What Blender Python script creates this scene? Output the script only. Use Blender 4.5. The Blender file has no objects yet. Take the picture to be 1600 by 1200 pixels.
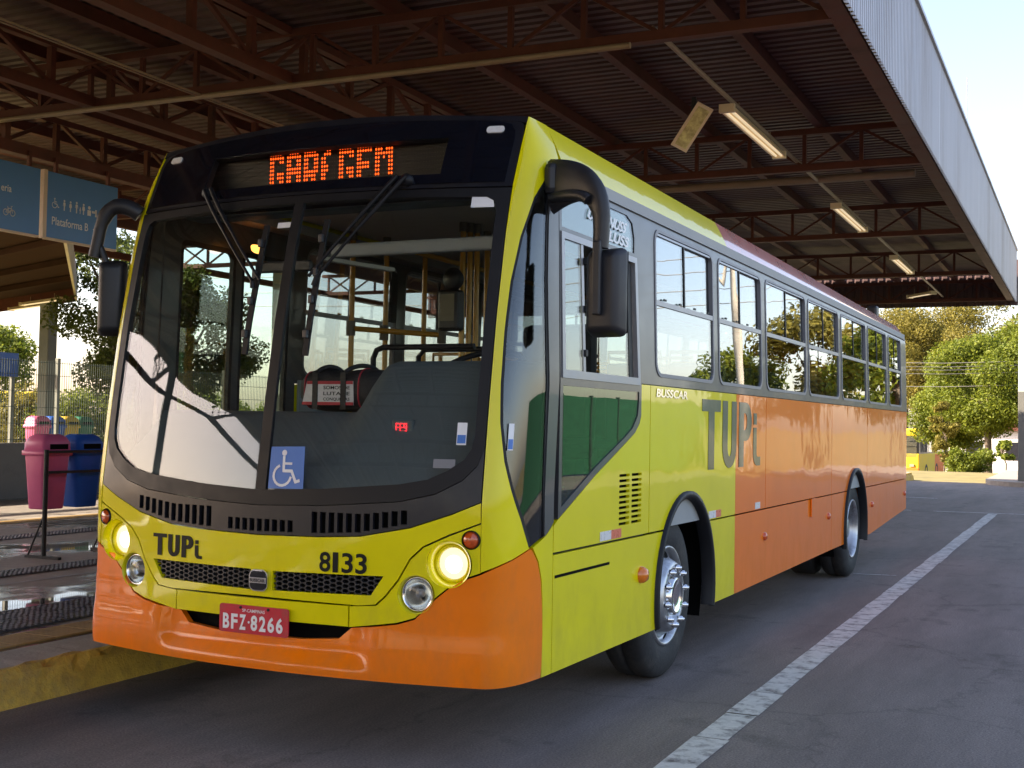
import bpy, bmesh, math, random
import numpy as np
from mathutils import Vector, Matrix
from mathutils.geometry import delaunay_2d_cdt
random.seed(7)
R = math.radians
sc = bpy.context.scene
COL = sc.collection

# ------------------------------------------------------------------ camera
CP = np.array((3.6294, -4.7401, 1.5222)); YAW, PITCH, ROLL = R(25.977), R(1.8115), R(1.0373); FPX = 1934.56
def _basis():
    f = np.array((-math.sin(YAW)*math.cos(PITCH), math.cos(YAW)*math.cos(PITCH), math.sin(PITCH)))
    r = np.array((math.cos(YAW), math.sin(YAW), 0.0)); u = np.cross(r, f)
    return r*math.cos(ROLL)+u*math.sin(ROLL), -r*math.sin(ROLL)+u*math.cos(ROLL), f
CR, CU, CF = _basis()
cam = bpy.data.cameras.new('camera'); cam.sensor_width = 36; cam.lens = 36*FPX/1600; cam.clip_end = 3000; cam.clip_start = .05
camo = bpy.data.objects.new('camera', cam); COL.objects.link(camo); sc.camera = camo
camo.matrix_world = Matrix([[CR[i], CU[i], -CF[i], CP[i]] for i in range(3)]+[[0, 0, 0, 1]])
def ray(px, py): return CF+CR*(px-800)/FPX-CU*(py-600)/FPX
def atz(px, py, z):            # pixel -> point on a level plane
    d = ray(px, py); return CP+d*(z-CP[2])/d[2]
def atx(px, py, x):
    d = ray(px, py); return CP+d*(x-CP[0])/d[0]
def aty(px, py, y):
    d = ray(px, py); return CP+d*(y-CP[1])/d[1]

# ------------------------------------------------------------------ sky, sun, exposure
SUN_EL, SUN_AZ = R(33), math.atan2(-.88, -.47)     # azimuth from +Y towards +X
sd = Vector((math.sin(SUN_AZ)*math.cos(SUN_EL), math.cos(SUN_AZ)*math.cos(SUN_EL), math.sin(SUN_EL)))
wd = bpy.data.worlds.new('World'); sc.world = wd; wd.use_nodes = True
wn = wd.node_tree.nodes; bgn = wn['Background']
sky = wn.new('ShaderNodeTexSky'); sky.sky_type = 'NISHITA'; sky.sun_disc = False
sky.sun_elevation = SUN_EL; sky.sun_rotation = SUN_AZ; sky.dust_density = 1.6; sky.air_density = 1.0; sky.ozone_density = 2.5
hsv = wn.new('ShaderNodeHueSaturation'); hsv.inputs['Saturation'].default_value = 1.0; tint = wn.new('ShaderNodeMix'); tint.data_type = 'RGBA'; tint.blend_type = 'MULTIPLY'; tint.inputs[0].default_value = 1; tint.inputs[7].default_value = (1.18, .965, .87, 1)
wd.node_tree.links.new(sky.outputs[0], hsv.inputs['Color']); wd.node_tree.links.new(hsv.outputs[0], tint.inputs[6]); wd.node_tree.links.new(tint.outputs[2], bgn.inputs[0]); bgn.inputs[1].default_value = .13
sl = bpy.data.lights.new('sun', 'SUN'); sl.energy = 4.9; sl.angle = R(.55); sl.color = (1, .86, .66)
so = bpy.data.objects.new('sun', sl); COL.objects.link(so); so.rotation_euler = sd.to_track_quat('Z', 'Y').to_euler(); so.location = (-40, -20, 40)
vs = sc.view_settings; vs.view_transform = 'Standard'; vs.look = 'None'; vs.gamma = 1; vs.exposure = 1.9
cy = sc.cycles; cy.max_bounces = 10; cy.diffuse_bounces = 4; cy.glossy_bounces = 5; cy.transparent_max_bounces = 24; cy.caustics_reflective = False; cy.caustics_refractive = False
cy.sample_clamp_indirect = 6

# ------------------------------------------------------------------ materials
MATS = {}
def nt_new(name):
    m = bpy.data.materials.new(name); m.use_nodes = True; MATS[name] = m
    return m, m.node_tree.nodes, m.node_tree.links, m.node_tree.nodes['Principled BSDF']
def ramp(n, l, src, stops):
    r = n.new('ShaderNodeValToRGB'); e = r.color_ramp.elements
    while len(e) < len(stops): e.new(.5)
    for k, (p, c) in enumerate(stops):
        e[k].position = p; e[k].color = (c, c, c, 1) if not hasattr(c, '__len__') else (*c, 1)
    l.new(src, r.inputs[0]); return r
def noise(n, l, scale, detail=4, rough=.6, vec=None, stretch=None):
    t = n.new('ShaderNodeTexNoise'); t.inputs['Scale'].default_value = scale; t.inputs['Detail'].default_value = detail; t.inputs['Roughness'].default_value = rough
    tc = n.new('ShaderNodeTexCoord'); out = tc.outputs['Object']
    if stretch:
        mp = n.new('ShaderNodeMapping'); mp.inputs['Scale'].default_value = stretch; l.new(out, mp.inputs[0]); out = mp.outputs[0]
    l.new(out, t.inputs['Vector']); return t
def mat(name, col, rough=.5, metal=0, var=.12, vscale=6, bump=0, bscale=60, coat=0, dirt=None, dscale=2.5, spec=.5, rvar=.1, stretch=None, dthr=(.5, .72)):
    m, n, l, b = nt_new(name)
    t = noise(n, l, vscale, 5, .65, stretch=stretch)
    r = ramp(n, l, t.outputs[0], [(.25, tuple(c*(1-var) for c in col)), (.75, tuple(min(1, c*(1+var)) for c in col))])
    src = r.outputs[0]
    if dirt:
        t2 = noise(n, l, dscale, 8, .7, stretch=stretch); f = ramp(n, l, t2.outputs[0], [(dthr[0], 0), (dthr[1], 1)])
        mx = n.new('ShaderNodeMix'); mx.data_type = 'RGBA'; l.new(f.outputs[0], mx.inputs[0]); l.new(src, mx.inputs[6]); mx.inputs[7].default_value = (*dirt, 1); src = mx.outputs[2]
    l.new(src, b.inputs['Base Color'])
    rr = ramp(n, l, t.outputs[0], [(.2, max(0, rough-rvar)), (.8, min(1, rough+rvar))]); l.new(rr.outputs[0], b.inputs['Roughness'])
    b.inputs['Metallic'].default_value = metal; b.inputs['Specular IOR Level'].default_value = spec
    if coat: b.inputs['Coat Weight'].default_value = coat; b.inputs['Coat Roughness'].default_value = .04
    if bump:
        t3 = noise(n, l, bscale, 4, .6); bp = n.new('ShaderNodeBump'); bp.inputs['Strength'].default_value = bump; bp.inputs['Distance'].default_value = .01
        l.new(t3.outputs[0], bp.inputs['Height']); l.new(bp.outputs[0], b.inputs['Normal'])
    return m
def glass(name, tint, ior, rough=0.0):
    m, n, l, b = nt_new(name); n.remove(b)
    tr = n.new('ShaderNodeBsdfTransparent'); tr.inputs[0].default_value = (*tint, 1)
    gl = n.new('ShaderNodeBsdfGlossy'); gl.inputs['Roughness'].default_value = rough; gl.inputs['Color'].default_value = (.96, .98, 1, 1)
    f0 = ((ior-1)/(ior+1))**2; ge = n.new('ShaderNodeNewGeometry'); dt = n.new('ShaderNodeVectorMath'); dt.operation = 'DOT_PRODUCT'; l.new(ge.outputs['Normal'], dt.inputs[0]); l.new(ge.outputs['Incoming'], dt.inputs[1])
    def mth(op, a, b=None):
        q = n.new('ShaderNodeMath'); q.operation = op; q.use_clamp = op == 'MULTIPLY_ADD'
        for k, x in enumerate((a, b)):
            if x is None: continue
            if hasattr(x, 'links'): l.new(x, q.inputs[k])
            else: q.inputs[k].default_value = x
        return q
    ab = mth('ABSOLUTE', dt.outputs['Value']); om = mth('SUBTRACT', 1.0, ab.outputs[0]); pw = mth('POWER', om.outputs[0], 5.0); fr = mth('MULTIPLY_ADD', pw.outputs[0], 1-f0); fr.inputs[2].default_value = f0
    nz = noise(n, l, 1.3, 2, .4); bp = n.new('ShaderNodeBump'); bp.inputs['Strength'].default_value = .02; bp.inputs['Distance'].default_value = .05
    l.new(nz.outputs[0], bp.inputs['Height']); l.new(bp.outputs[0], gl.inputs['Normal'])
    mx = n.new('ShaderNodeMixShader'); l.new(fr.outputs[0], mx.inputs[0]); l.new(tr.outputs[0], mx.inputs[1]); l.new(gl.outputs[0], mx.inputs[2])
    l.new(mx.outputs[0], n['Material Output'].inputs[0]); return m
def emis(name, col, strength, base=None):
    m, n, l, b = nt_new(name); b.inputs['Base Color'].default_value = (*(base or col), 1); b.inputs['Emission Color'].default_value = (*col, 1); b.inputs['Emission Strength'].default_value = strength
    b.inputs['Roughness'].default_value = .3; return m
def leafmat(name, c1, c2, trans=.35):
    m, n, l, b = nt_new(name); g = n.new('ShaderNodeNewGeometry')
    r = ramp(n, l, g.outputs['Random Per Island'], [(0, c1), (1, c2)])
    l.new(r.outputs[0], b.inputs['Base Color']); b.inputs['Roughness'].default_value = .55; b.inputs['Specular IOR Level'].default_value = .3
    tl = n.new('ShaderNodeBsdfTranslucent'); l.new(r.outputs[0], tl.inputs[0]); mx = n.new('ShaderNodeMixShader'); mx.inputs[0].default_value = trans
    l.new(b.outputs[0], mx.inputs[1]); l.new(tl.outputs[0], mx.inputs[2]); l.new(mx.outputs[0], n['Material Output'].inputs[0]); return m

def paint(name, col, grime, coat=.5):
    m, n, l, b = nt_new(name); t = noise(n, l, 2.4, 5, .6); r = ramp(n, l, t.outputs[0], [(.3, tuple(c*.95 for c in col)), (.7, tuple(min(1, c*1.04) for c in col))])
    g = noise(n, l, 5.5, 8, .75, stretch=(1, 1, .45)); tc = n.new('ShaderNodeTexCoord'); sp = n.new('ShaderNodeSeparateXYZ'); l.new(tc.outputs['Object'], sp.inputs[0])
    mr = n.new('ShaderNodeMapRange'); mr.inputs[1].default_value = .30; mr.inputs[2].default_value = 1.05; mr.inputs[3].default_value = .30; mr.inputs[4].default_value = 0; l.new(sp.outputs[2], mr.inputs[0])
    ad = n.new('ShaderNodeMath'); l.new(g.outputs[0], ad.inputs[0]); l.new(mr.outputs[0], ad.inputs[1]); f = ramp(n, l, ad.outputs[0], [(.64, 0), (1.0, .42)])
    mx = n.new('ShaderNodeMix'); mx.data_type = 'RGBA'; l.new(f.outputs[0], mx.inputs[0]); l.new(r.outputs[0], mx.inputs[6]); mx.inputs[7].default_value = (*grime, 1); l.new(mx.outputs[2], b.inputs['Base Color'])
    rr = ramp(n, l, f.outputs[0], [(0, .30), (.6, .6)]); l.new(rr.outputs[0], b.inputs['Roughness']); b.inputs['Specular IOR Level'].default_value = .12
    cw = ramp(n, l, f.outputs[0], [(0, coat), (.6, coat*.3)]); l.new(cw.outputs[0], b.inputs['Coat Weight']); b.inputs['Coat Roughness'].default_value = .035
    w = noise(n, l, 2.6, 2, .4); bp = n.new('ShaderNodeBump'); bp.inputs['Strength'].default_value = .12; bp.inputs['Distance'].default_value = .03; l.new(w.outputs[0], bp.inputs['Height']); l.new(bp.outputs[0], b.inputs['Coat Normal'])
paint('yellow_paint', (.80, .70, .0), (.34, .28, .06), .7); paint('orange_paint', (.95, .205, .0), (.42, .16, .05), .7)
mat('far_yellow', (.70, .50, .01), .65, var=.08, vscale=1.5); mat('far_orange', (.70, .16, .01), .65, var=.08, vscale=1.5)
mat('roof_orange', (.62, .13, .05), .3, var=.08, vscale=3, coat=1.0, spec=.8, dirt=(.5, .35, .25), dscale=2.5, dthr=(.55, .8))
mat('charcoal', (.014, .014, .019), .36, var=.15, vscale=5, spec=.4, dirt=(.03, .028, .027), dscale=3)
mat('window_band', (.048, .047, .051), .38, var=.12, vscale=4, coat=.3, dirt=(.07, .066, .064), dscale=2)
mat('black_gloss', (.006, .007, .012), .08, var=.2, vscale=4, coat=.6, rvar=.03)
mat('black_rubber', (.009, .009, .011), .5, var=.2, vscale=12, spec=.3)
mat('black_plastic', (.018, .018, .022), .45, var=.2, vscale=9, bump=.1, bscale=220)
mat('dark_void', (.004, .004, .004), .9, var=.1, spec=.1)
mat('tyre_rubber', (.022, .022, .023), .75, var=.3, vscale=9, bump=.25, bscale=50, dirt=(.06, .055, .05), dscale=5)
mat('chrome', (.75, .75, .76), .12, 1, var=.08, vscale=10, rvar=.06)
mat('steel_rim', (.48, .49, .51), .34, .9, var=.12, vscale=9, dirt=(.18, .16, .14), dscale=6)
mat('seal_grey', (.20, .20, .215), .45, var=.12, vscale=8)
mat('alu_frame', (.30, .30, .32), .38, .5, var=.12, vscale=10)
mat('rust_gutter', (.42, .38, .34), .5, var=.2, vscale=14, dirt=(.28, .16, .08), dscale=5, dthr=(.5, .62))
mat('dash_grey', (.10, .12, .13), .5, var=.1, vscale=6, bump=.1, bscale=160)
mat('cabin_grey', (.32, .33, .33), .6, var=.08, vscale=3)
mat('ceiling_grey', (.62, .60, .56), .6, var=.08, vscale=3)
mat('floor_dark', (.05, .05, .055), .7, var=.2, vscale=8)
mat('pole_yellow', (.60, .30, .02), .35, var=.1, vscale=7, coat=.3)
mat('joint_grey', (.16, .14, .10), .5, var=.1)
mat('seat_blue', (.05, .08, .13), .6, var=.15, vscale=10)
mat('sticker_blue', (.05, .17, .52), .35, var=.04)
mat('white_print', (.80, .80, .80), .45, var=.05)
mat('green_print', (.022, .06, .045), .35, var=.08, coat=.5)
mat('black_print', (.010, .010, .010), .6, var=.1, spec=.2)
mat('plate_red', (.55, .012, .035), .4, var=.1, vscale=20, dirt=(.35, .05, .05), dscale=14)
mat('amber_lens', (.75, .19, .01), .15, var=.15, vscale=50, coat=.8)
mat('red_lens', (.58, .085, .01), .2, var=.2, vscale=40, coat=.8)
mat('reflector_white', (.72, .70, .68), .3, var=.1, vscale=40)
mat('reflector_red', (.72, .18, .10), .3, var=.1, vscale=40)
mat('lamp_chrome', (.85, .84, .80), .18, .95, var=.15, vscale=30)
emis('headlight_lit', (1, .92, .70), 1.6); emis('headlight_halo', (1, .86, .55), .34, (.6, .55, .4))
emis('led_lit', (1, .085, .008), 1.25); emis('led_clock', (1, .03, .05), .5)
mat('led_off', (.13, .11, .10), .5, var=.2)
mat('led_board', (.012, .011, .013), .35, var=.2, vscale=20)
emis('cabin_lamp', (1, .35, .06), 1.2)
glass('windshield_glass', (.93, .955, .945), 1.52); glass('window_glass', (.70, .74, .74), 2.7); glass('driver_glass', (.84, .92, .88), 1.8); glass('green_glass', (.36, .62, .46), 1.75); glass('lens_glass', (.93, .93, .9), 1.45); glass('corner_glass', (.55, .58, .58), 1.72)
mat('mirror_glass', (.7, .72, .75), .03, 1, var=.02, rvar=.01)

# asphalt with patches, cracks and stains
def asphalt():
    m, n, l, b = nt_new('asphalt')
    a = noise(n, l, .55, 8, .7); c = noise(n, l, 90, 3, .7); st = noise(n, l, 1.7, 6, .75, stretch=(1, .18, 1))
    r = ramp(n, l, a.outputs[0], [(.25, (.162, .136, .124)), (.55, (.215, .183, .167)), (.8, (.265, .227, .208))])
    r2 = ramp(n, l, c.outputs[0], [(.32, .55), (.68, 1.4)]); r3 = ramp(n, l, st.outputs[0], [(.35, .72), (.62, 1.08)])
    mx = n.new('ShaderNodeMix'); mx.data_type = 'RGBA'; mx.blend_type = 'MULTIPLY'; mx.inputs[0].default_value = 1; l.new(r.outputs[0], mx.inputs[6]); l.new(r2.outputs[0], mx.inputs[7])
    m2 = n.new('ShaderNodeMix'); m2.data_type = 'RGBA'; m2.blend_type = 'MULTIPLY'; m2.inputs[0].default_value = 1; l.new(mx.outputs[2], m2.inputs[6]); l.new(r3.outputs[0], m2.inputs[7])
    vo = n.new('ShaderNodeTexVoronoi'); vo.feature = 'DISTANCE_TO_EDGE'; vo.inputs['Scale'].default_value = .33
    tc = n.new('ShaderNodeTexCoord'); wv = noise(n, l, 2.2, 5, .7); ad = n.new('ShaderNodeVectorMath'); ad.operation = 'MULTIPLY_ADD'; ad.inputs[1].default_value = (.6, .6, 0)
    l.new(wv.outputs['Color'], ad.inputs[0]); l.new(tc.outputs['Object'], ad.inputs[2]); l.new(ad.outputs[0], vo.inputs['Vector'])
    cr = ramp(n, l, vo.outputs['Distance'], [(0, .45), (.006, 1)])
    m3 = n.new('ShaderNodeMix'); m3.data_type = 'RGBA'; m3.blend_type = 'MULTIPLY'; m3.inputs[0].default_value = .55; l.new(m2.outputs[2], m3.inputs[6]); l.new(cr.outputs[0], m3.inputs[7])
    sp = noise(n, l, 1.1, 7, .72); s4 = ramp(n, l, sp.outputs[0], [(.56, 1), (.66, .62)]); dr = n.new('ShaderNodeTexVoronoi'); dr.inputs['Scale'].default_value = 1.6; d4 = ramp(n, l, dr.outputs['Distance'], [(.035, .5), (.075, 1)])
    m4 = n.new('ShaderNodeMix'); m4.data_type = 'RGBA'; m4.blend_type = 'MULTIPLY'; m4.inputs[0].default_value = 1; l.new(m3.outputs[2], m4.inputs[6]); l.new(s4.outputs[0], m4.inputs[7])
    m5 = n.new('ShaderNodeMix'); m5.data_type = 'RGBA'; m5.blend_type = 'MULTIPLY'; m5.inputs[0].default_value = .6; l.new(m4.outputs[2], m5.inputs[6]); l.new(d4.outputs[0], m5.inputs[7]); l.new(tc.outputs['Object'], dr.inputs['Vector'])
    l.new(m5.outputs[2], b.inputs['Base Color'])
    rr = ramp(n, l, a.outputs[0], [(.3, .62), (.7, .9)]); l.new(rr.outputs[0], b.inputs['Roughness'])
    bp = n.new('ShaderNodeBump'); bp.inputs['Strength'].default_value = .55; bp.inputs['Distance'].default_value = .006; l.new(c.outputs[0], bp.inputs['Height']); l.new(bp.outputs[0], b.inputs['Normal'])
asphalt()
def wet_concrete(name, dry, wet, lo, hi, scale=.55):
    m, n, l, b = nt_new(name)
    p = noise(n, l, scale, 5, .6, stretch=(1, .55, 1)); c = noise(n, l, 9, 6, .7)
    f = ramp(n, l, p.outputs[0], [(lo, 0), (hi, 1)]); r1 = ramp(n, l, c.outputs[0], [(.3, tuple(x*.8 for x in dry)), (.7, tuple(x*1.2 for x in dry))])
    mx = n.new('ShaderNodeMix'); mx.data_type = 'RGBA'; l.new(f.outputs[0], mx.inputs[0]); l.new(r1.outputs[0], mx.inputs[6]); mx.inputs[7].default_value = (*wet, 1); l.new(mx.outputs[2], b.inputs['Base Color'])
    rr = ramp(n, l, f.outputs[0], [(0, .5), (.6, .16), (1, .03)]); l.new(rr.outputs[0], b.inputs['Roughness'])
    inv = n.new('ShaderNodeMath'); inv.operation = 'SUBTRACT'; inv.inputs[0].default_value = 1; l.new(f.outputs[0], inv.inputs[1])
    bp = n.new('ShaderNodeBump'); bp.inputs['Distance'].default_value = .004; l.new(inv.outputs[0], bp.inputs['Strength']); c2 = noise(n, l, 60, 4, .6); l.new(c2.outputs[0], bp.inputs['Height']); l.new(bp.outputs[0], b.inputs['Normal'])
wet_concrete('wet_concrete', (.30, .262, .23), (.12, .105, .098), .47, .55)
mat('tile_dark', (.075, .08, .105), .3, var=.25, vscale=6, rvar=.15)
mat('tile_yellow', (.40, .25, .08), .5, var=.25, vscale=6, dirt=(.16, .11, .06), dscale=5)
mat('kerb_concrete', (.31, .275, .235), .75, var=.2, vscale=7, bump=.5, bscale=40)
mat('kerb_yellow', (.50, .33, .05), .75, var=.3, vscale=9, bump=1.0, bscale=45, dirt=(.17, .13, .07), dscale=2.4, dthr=(.5, .74))
mat('line_paint', (.62, .61, .58), .7, var=.15, vscale=12, bump=.3, bscale=90, dirt=(.14, .13, .125), dscale=9, dthr=(.48, .66))
mat('brown_steel', (.115, .040, .030), .6, var=.3, vscale=4, spec=.25, dirt=(.06, .03, .022), dscale=2)
mat('dark_timber', (.04, .02, .015), .9, var=.3, vscale=2, spec=.08)
mat('roof_sheet', (.112, .070, .069), .55, var=.25, vscale=1.5, dirt=(.06, .034, .026), dscale=.8, spec=.25)
mat('fascia_zinc', (.42, .42, .45), .42, .35, var=.12, vscale=1.2, dirt=(.30, .28, .28), dscale=1.0, stretch=(1, 1, .15))
mat('conduit', (.30, .24, .18), .5, var=.1)
mat('fixture_cream', (.86, .76, .58), .45, var=.06, vscale=8)
emis('tube_bounce_glow', (1, .80, .52), .16, (.86, .78, .62))  # faint glow added to the unlit tubes in place of bounced light
mat('fixture_lens', (.85, .76, .36), .3, var=.35, vscale=14, dirt=(.35, .30, .14), dscale=10)
mat('sign_blue', (.07, .22, .52), .4, var=.06, vscale=2)
mat('sign_white', (.72, .74, .74), .5, var=.04)
mat('sign_edge', (.62, .50, .38), .5, var=.1)
mat('bin_pink', (.62, .13, .28), .38, var=.08, vscale=4); mat('bin_blue', (.018, .10, .46), .38, var=.08, vscale=4)
mat('bin_yellow', (.62, .42, .04), .4, var=.08); mat('bin_green', (.02, .16, .09), .4, var=.08)
mat('wall_grey', (.13, .125, .12), .8, var=.15, vscale=1.4, dirt=(.09, .085, .08), dscale=1, bump=.2, bscale=30)
mat('fence_dull', (.018, .085, .045), .6, var=.35, vscale=5); mat('fence_green', (.03, .055, .045), .5, var=.15); mat('post_metal', (.19, .20, .17), .5, var=.15, vscale=5)
mat('column_concrete', (.16, .17, .16), .75, var=.15, vscale=2.5, bump=.2, bscale=30)
mat('pillar_white', (.74, .71, .64), .7, var=.06, vscale=2, dirt=(.5, .46, .4), dscale=1.2); mat('pillar_shade', (.17, .165, .15), .75, var=.15, vscale=2)
mat('house_white', (.72, .69, .63), .8, var=.06, vscale=1)
mat('grass', (.20, .165, .055), .9, var=.35, vscale=1.3, dirt=(.26, .20, .09), dscale=.6, bump=.6, bscale=14)
mat('bark', (.10, .075, .055), .85, var=.3, vscale=9, bump=.8, bscale=30)
mat('wire_grey', (.35, .33, .30), .6); mat('pole_concrete', (.36, .33, .28), .8, var=.15, vscale=4)
mat('bag_black', (.012, .012, .014), .65, var=.3, vscale=20, bump=.35, bscale=60); mat('bag_red', (.42, .012, .03), .55, var=.1); mat('bag_white', (.66, .62, .62), .45, var=.12, vscale=16, bump=.3, bscale=20)
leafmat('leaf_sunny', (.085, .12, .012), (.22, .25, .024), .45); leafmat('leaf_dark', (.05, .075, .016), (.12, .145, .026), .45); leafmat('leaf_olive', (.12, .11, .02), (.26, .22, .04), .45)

# ------------------------------------------------------------------ mesh helpers
def link(name, me, m=None, parent=None):
    o = bpy.data.objects.new(name, me); COL.objects.link(o)
    if m and me is not None and not me.materials: me.materials.append(MATS[m])
    if parent: o.parent = parent
    return o
def mk(name, v, f, m, parent=None, smooth=False):
    me = bpy.data.meshes.new(name); me.from_pydata([tuple(map(float, p)) for p in v], [], [tuple(q) for q in f]); me.update()
    if smooth: me.polygons.foreach_set('use_smooth', [True]*len(me.polygons))
    return link(name, me, m, parent)
def tag(o, label=None, cat=None, group=None, kind=None):
    if label: o['label'] = label
    if cat: o['category'] = cat
    if group: o['group'] = group
    if kind: o['kind'] = kind
    return o
def empty(name, label, cat, loc=(0, 0, 0), rz=0, group=None):
    o = bpy.data.objects.new(name, None); COL.objects.link(o); o.location = loc; o.rotation_euler = (0, 0, rz); o.empty_display_size = .2
    return tag(o, label, cat, group)
class MB:
    def __init__(s): s.v = []; s.f = []; s.sm = []
    def add(s, v, f, sm=False):
        k = len(s.v); s.v += [tuple(map(float, p)) for p in v]; s.f += [tuple(i+k for i in q) for q in f]; s.sm += [sm]*len(f); return s
    def box(s, a, b, bev=0):
        x0, y0, z0 = a; x1, y1, z1 = b
        if bev <= 0:
            v = [(x, y, z) for z in (z0, z1) for y in (y0, y1) for x in (x0, x1)]
            return s.add(v, [(0, 2, 3, 1), (4, 5, 7, 6), (0, 1, 5, 4), (2, 6, 7, 3), (0, 4, 6, 2), (1, 3, 7, 5)])
        bm = bmesh.new(); bmesh.ops.create_cube(bm, size=1)
        for w in bm.verts: w.co = Vector(((x0+x1)/2+w.co.x*(x1-x0), (y0+y1)/2+w.co.y*(y1-y0), (z0+z1)/2+w.co.z*(z1-z0)))
        bmesh.ops.bevel(bm, geom=bm.edges[:], offset=bev, segments=2, affect='EDGES', profile=.5)
        bm.verts.index_update(); s.add([w.co[:] for w in bm.verts], [[w.index for w in q.verts] for q in bm.faces]); bm.free(); return s
    def beam(s, a, b, w, h, up=(0, 0, 1)):
        a = Vector(a); b = Vector(b); d = (b-a).normalized(); sx = d.cross(Vector(up))
        if sx.length < 1e-4: sx = d.cross(Vector((1, 0, 0)))
        sx.normalize(); sy = sx.cross(d)
        v = [p+sx*i*w/2+sy*j*h/2 for p in (a, b) for i, j in ((-1, -1), (1, -1), (1, 1), (-1, 1))]
        return s.add(v, [(3, 2, 1, 0), (4, 5, 6, 7), (0, 1, 5, 4), (1, 2, 6, 5), (2, 3, 7, 6), (3, 0, 4, 7)])
    def tube(s, pts, r, n=8, closed=False):
        pts = [Vector(p) for p in pts]; N = len(pts); rs = r if hasattr(r, '__len__') else [r]*N; v = []; f = []; nrm = None
        for i, p in enumerate(pts):
            d = ((pts[(i+1) % N]-pts[i-1]) if closed else (pts[min(i+1, N-1)]-pts[max(i-1, 0)])).normalized()
            if nrm is None: nrm = d.orthogonal().normalized()
            nrm = (nrm-d*nrm.dot(d)).normalized(); bn = d.cross(nrm)
            v += [p+(nrm*math.cos(2*math.pi*k/n)+bn*math.sin(2*math.pi*k/n))*rs[i] for k in range(n)]
        for i in range(N if closed else N-1):
            j = (i+1) % N; f += [(i*n+k, i*n+(k+1) % n, j*n+(k+1) % n, j*n+k) for k in range(n)]
        s.add(v, f, True)
        if not closed: s.add(v[:n], [tuple(range(n))[::-1]]); s.add(v[-n:], [tuple(range(n))])
        return s
    def lathe(s, prof, c, axis, n=32, ref=None):           # prof: (along axis, radius)
        axis = Vector(axis).normalized(); u = (Vector(ref) if ref else axis.orthogonal()).normalized(); w = axis.cross(u); c = Vector(c); v = []; f = []
        for a, r in prof: v += [c+axis*a+(u*math.cos(2*math.pi*k/n)+w*math.sin(2*math.pi*k/n))*r for k in range(n)]
        for i in range(len(prof)-1): f += [(i*n+k, i*n+(k+1) % n, (i+1)*n+(k+1) % n, (i+1)*n+k) for k in range(n)]
        return s.add(v, f, True)
    def build(s, name, m, parent=None):
        me = bpy.data.meshes.new(name); me.from_pydata(s.v, [], s.f); me.update(); me.polygons.foreach_set('use_smooth', s.sm); 
        bm = bmesh.new(); bm.from_mesh(me); bmesh.ops.recalc_face_normals(bm, faces=bm.faces[:]); bm.to_mesh(me); bm.free()
        return link(name, me, m, parent)
def bx(name, a, b, m, parent=None, bev=0): return MB().box(a, b, bev).build(name, m, parent)
def inside(p, poly):
    x, y = p; c = False; j = len(poly)-1
    for i in range(len(poly)):
        xi, yi = poly[i]; xj, yj = poly[j]
        if (yi > y) != (yj > y) and x < (xj-xi)*(y-yi)/(yj-yi)+xi: c = not c
        j = i
    return c
def dens(poly, h):
    out = []
    for i, a in enumerate(poly):
        b = poly[(i+1) % len(poly)]; L = math.hypot(b[0]-a[0], b[1]-a[1]); k = max(1, int(math.ceil(L/h)))
        out += [(a[0]+(b[0]-a[0])*t/k, a[1]+(b[1]-a[1])*t/k) for t in range(k)]
    return out
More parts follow.
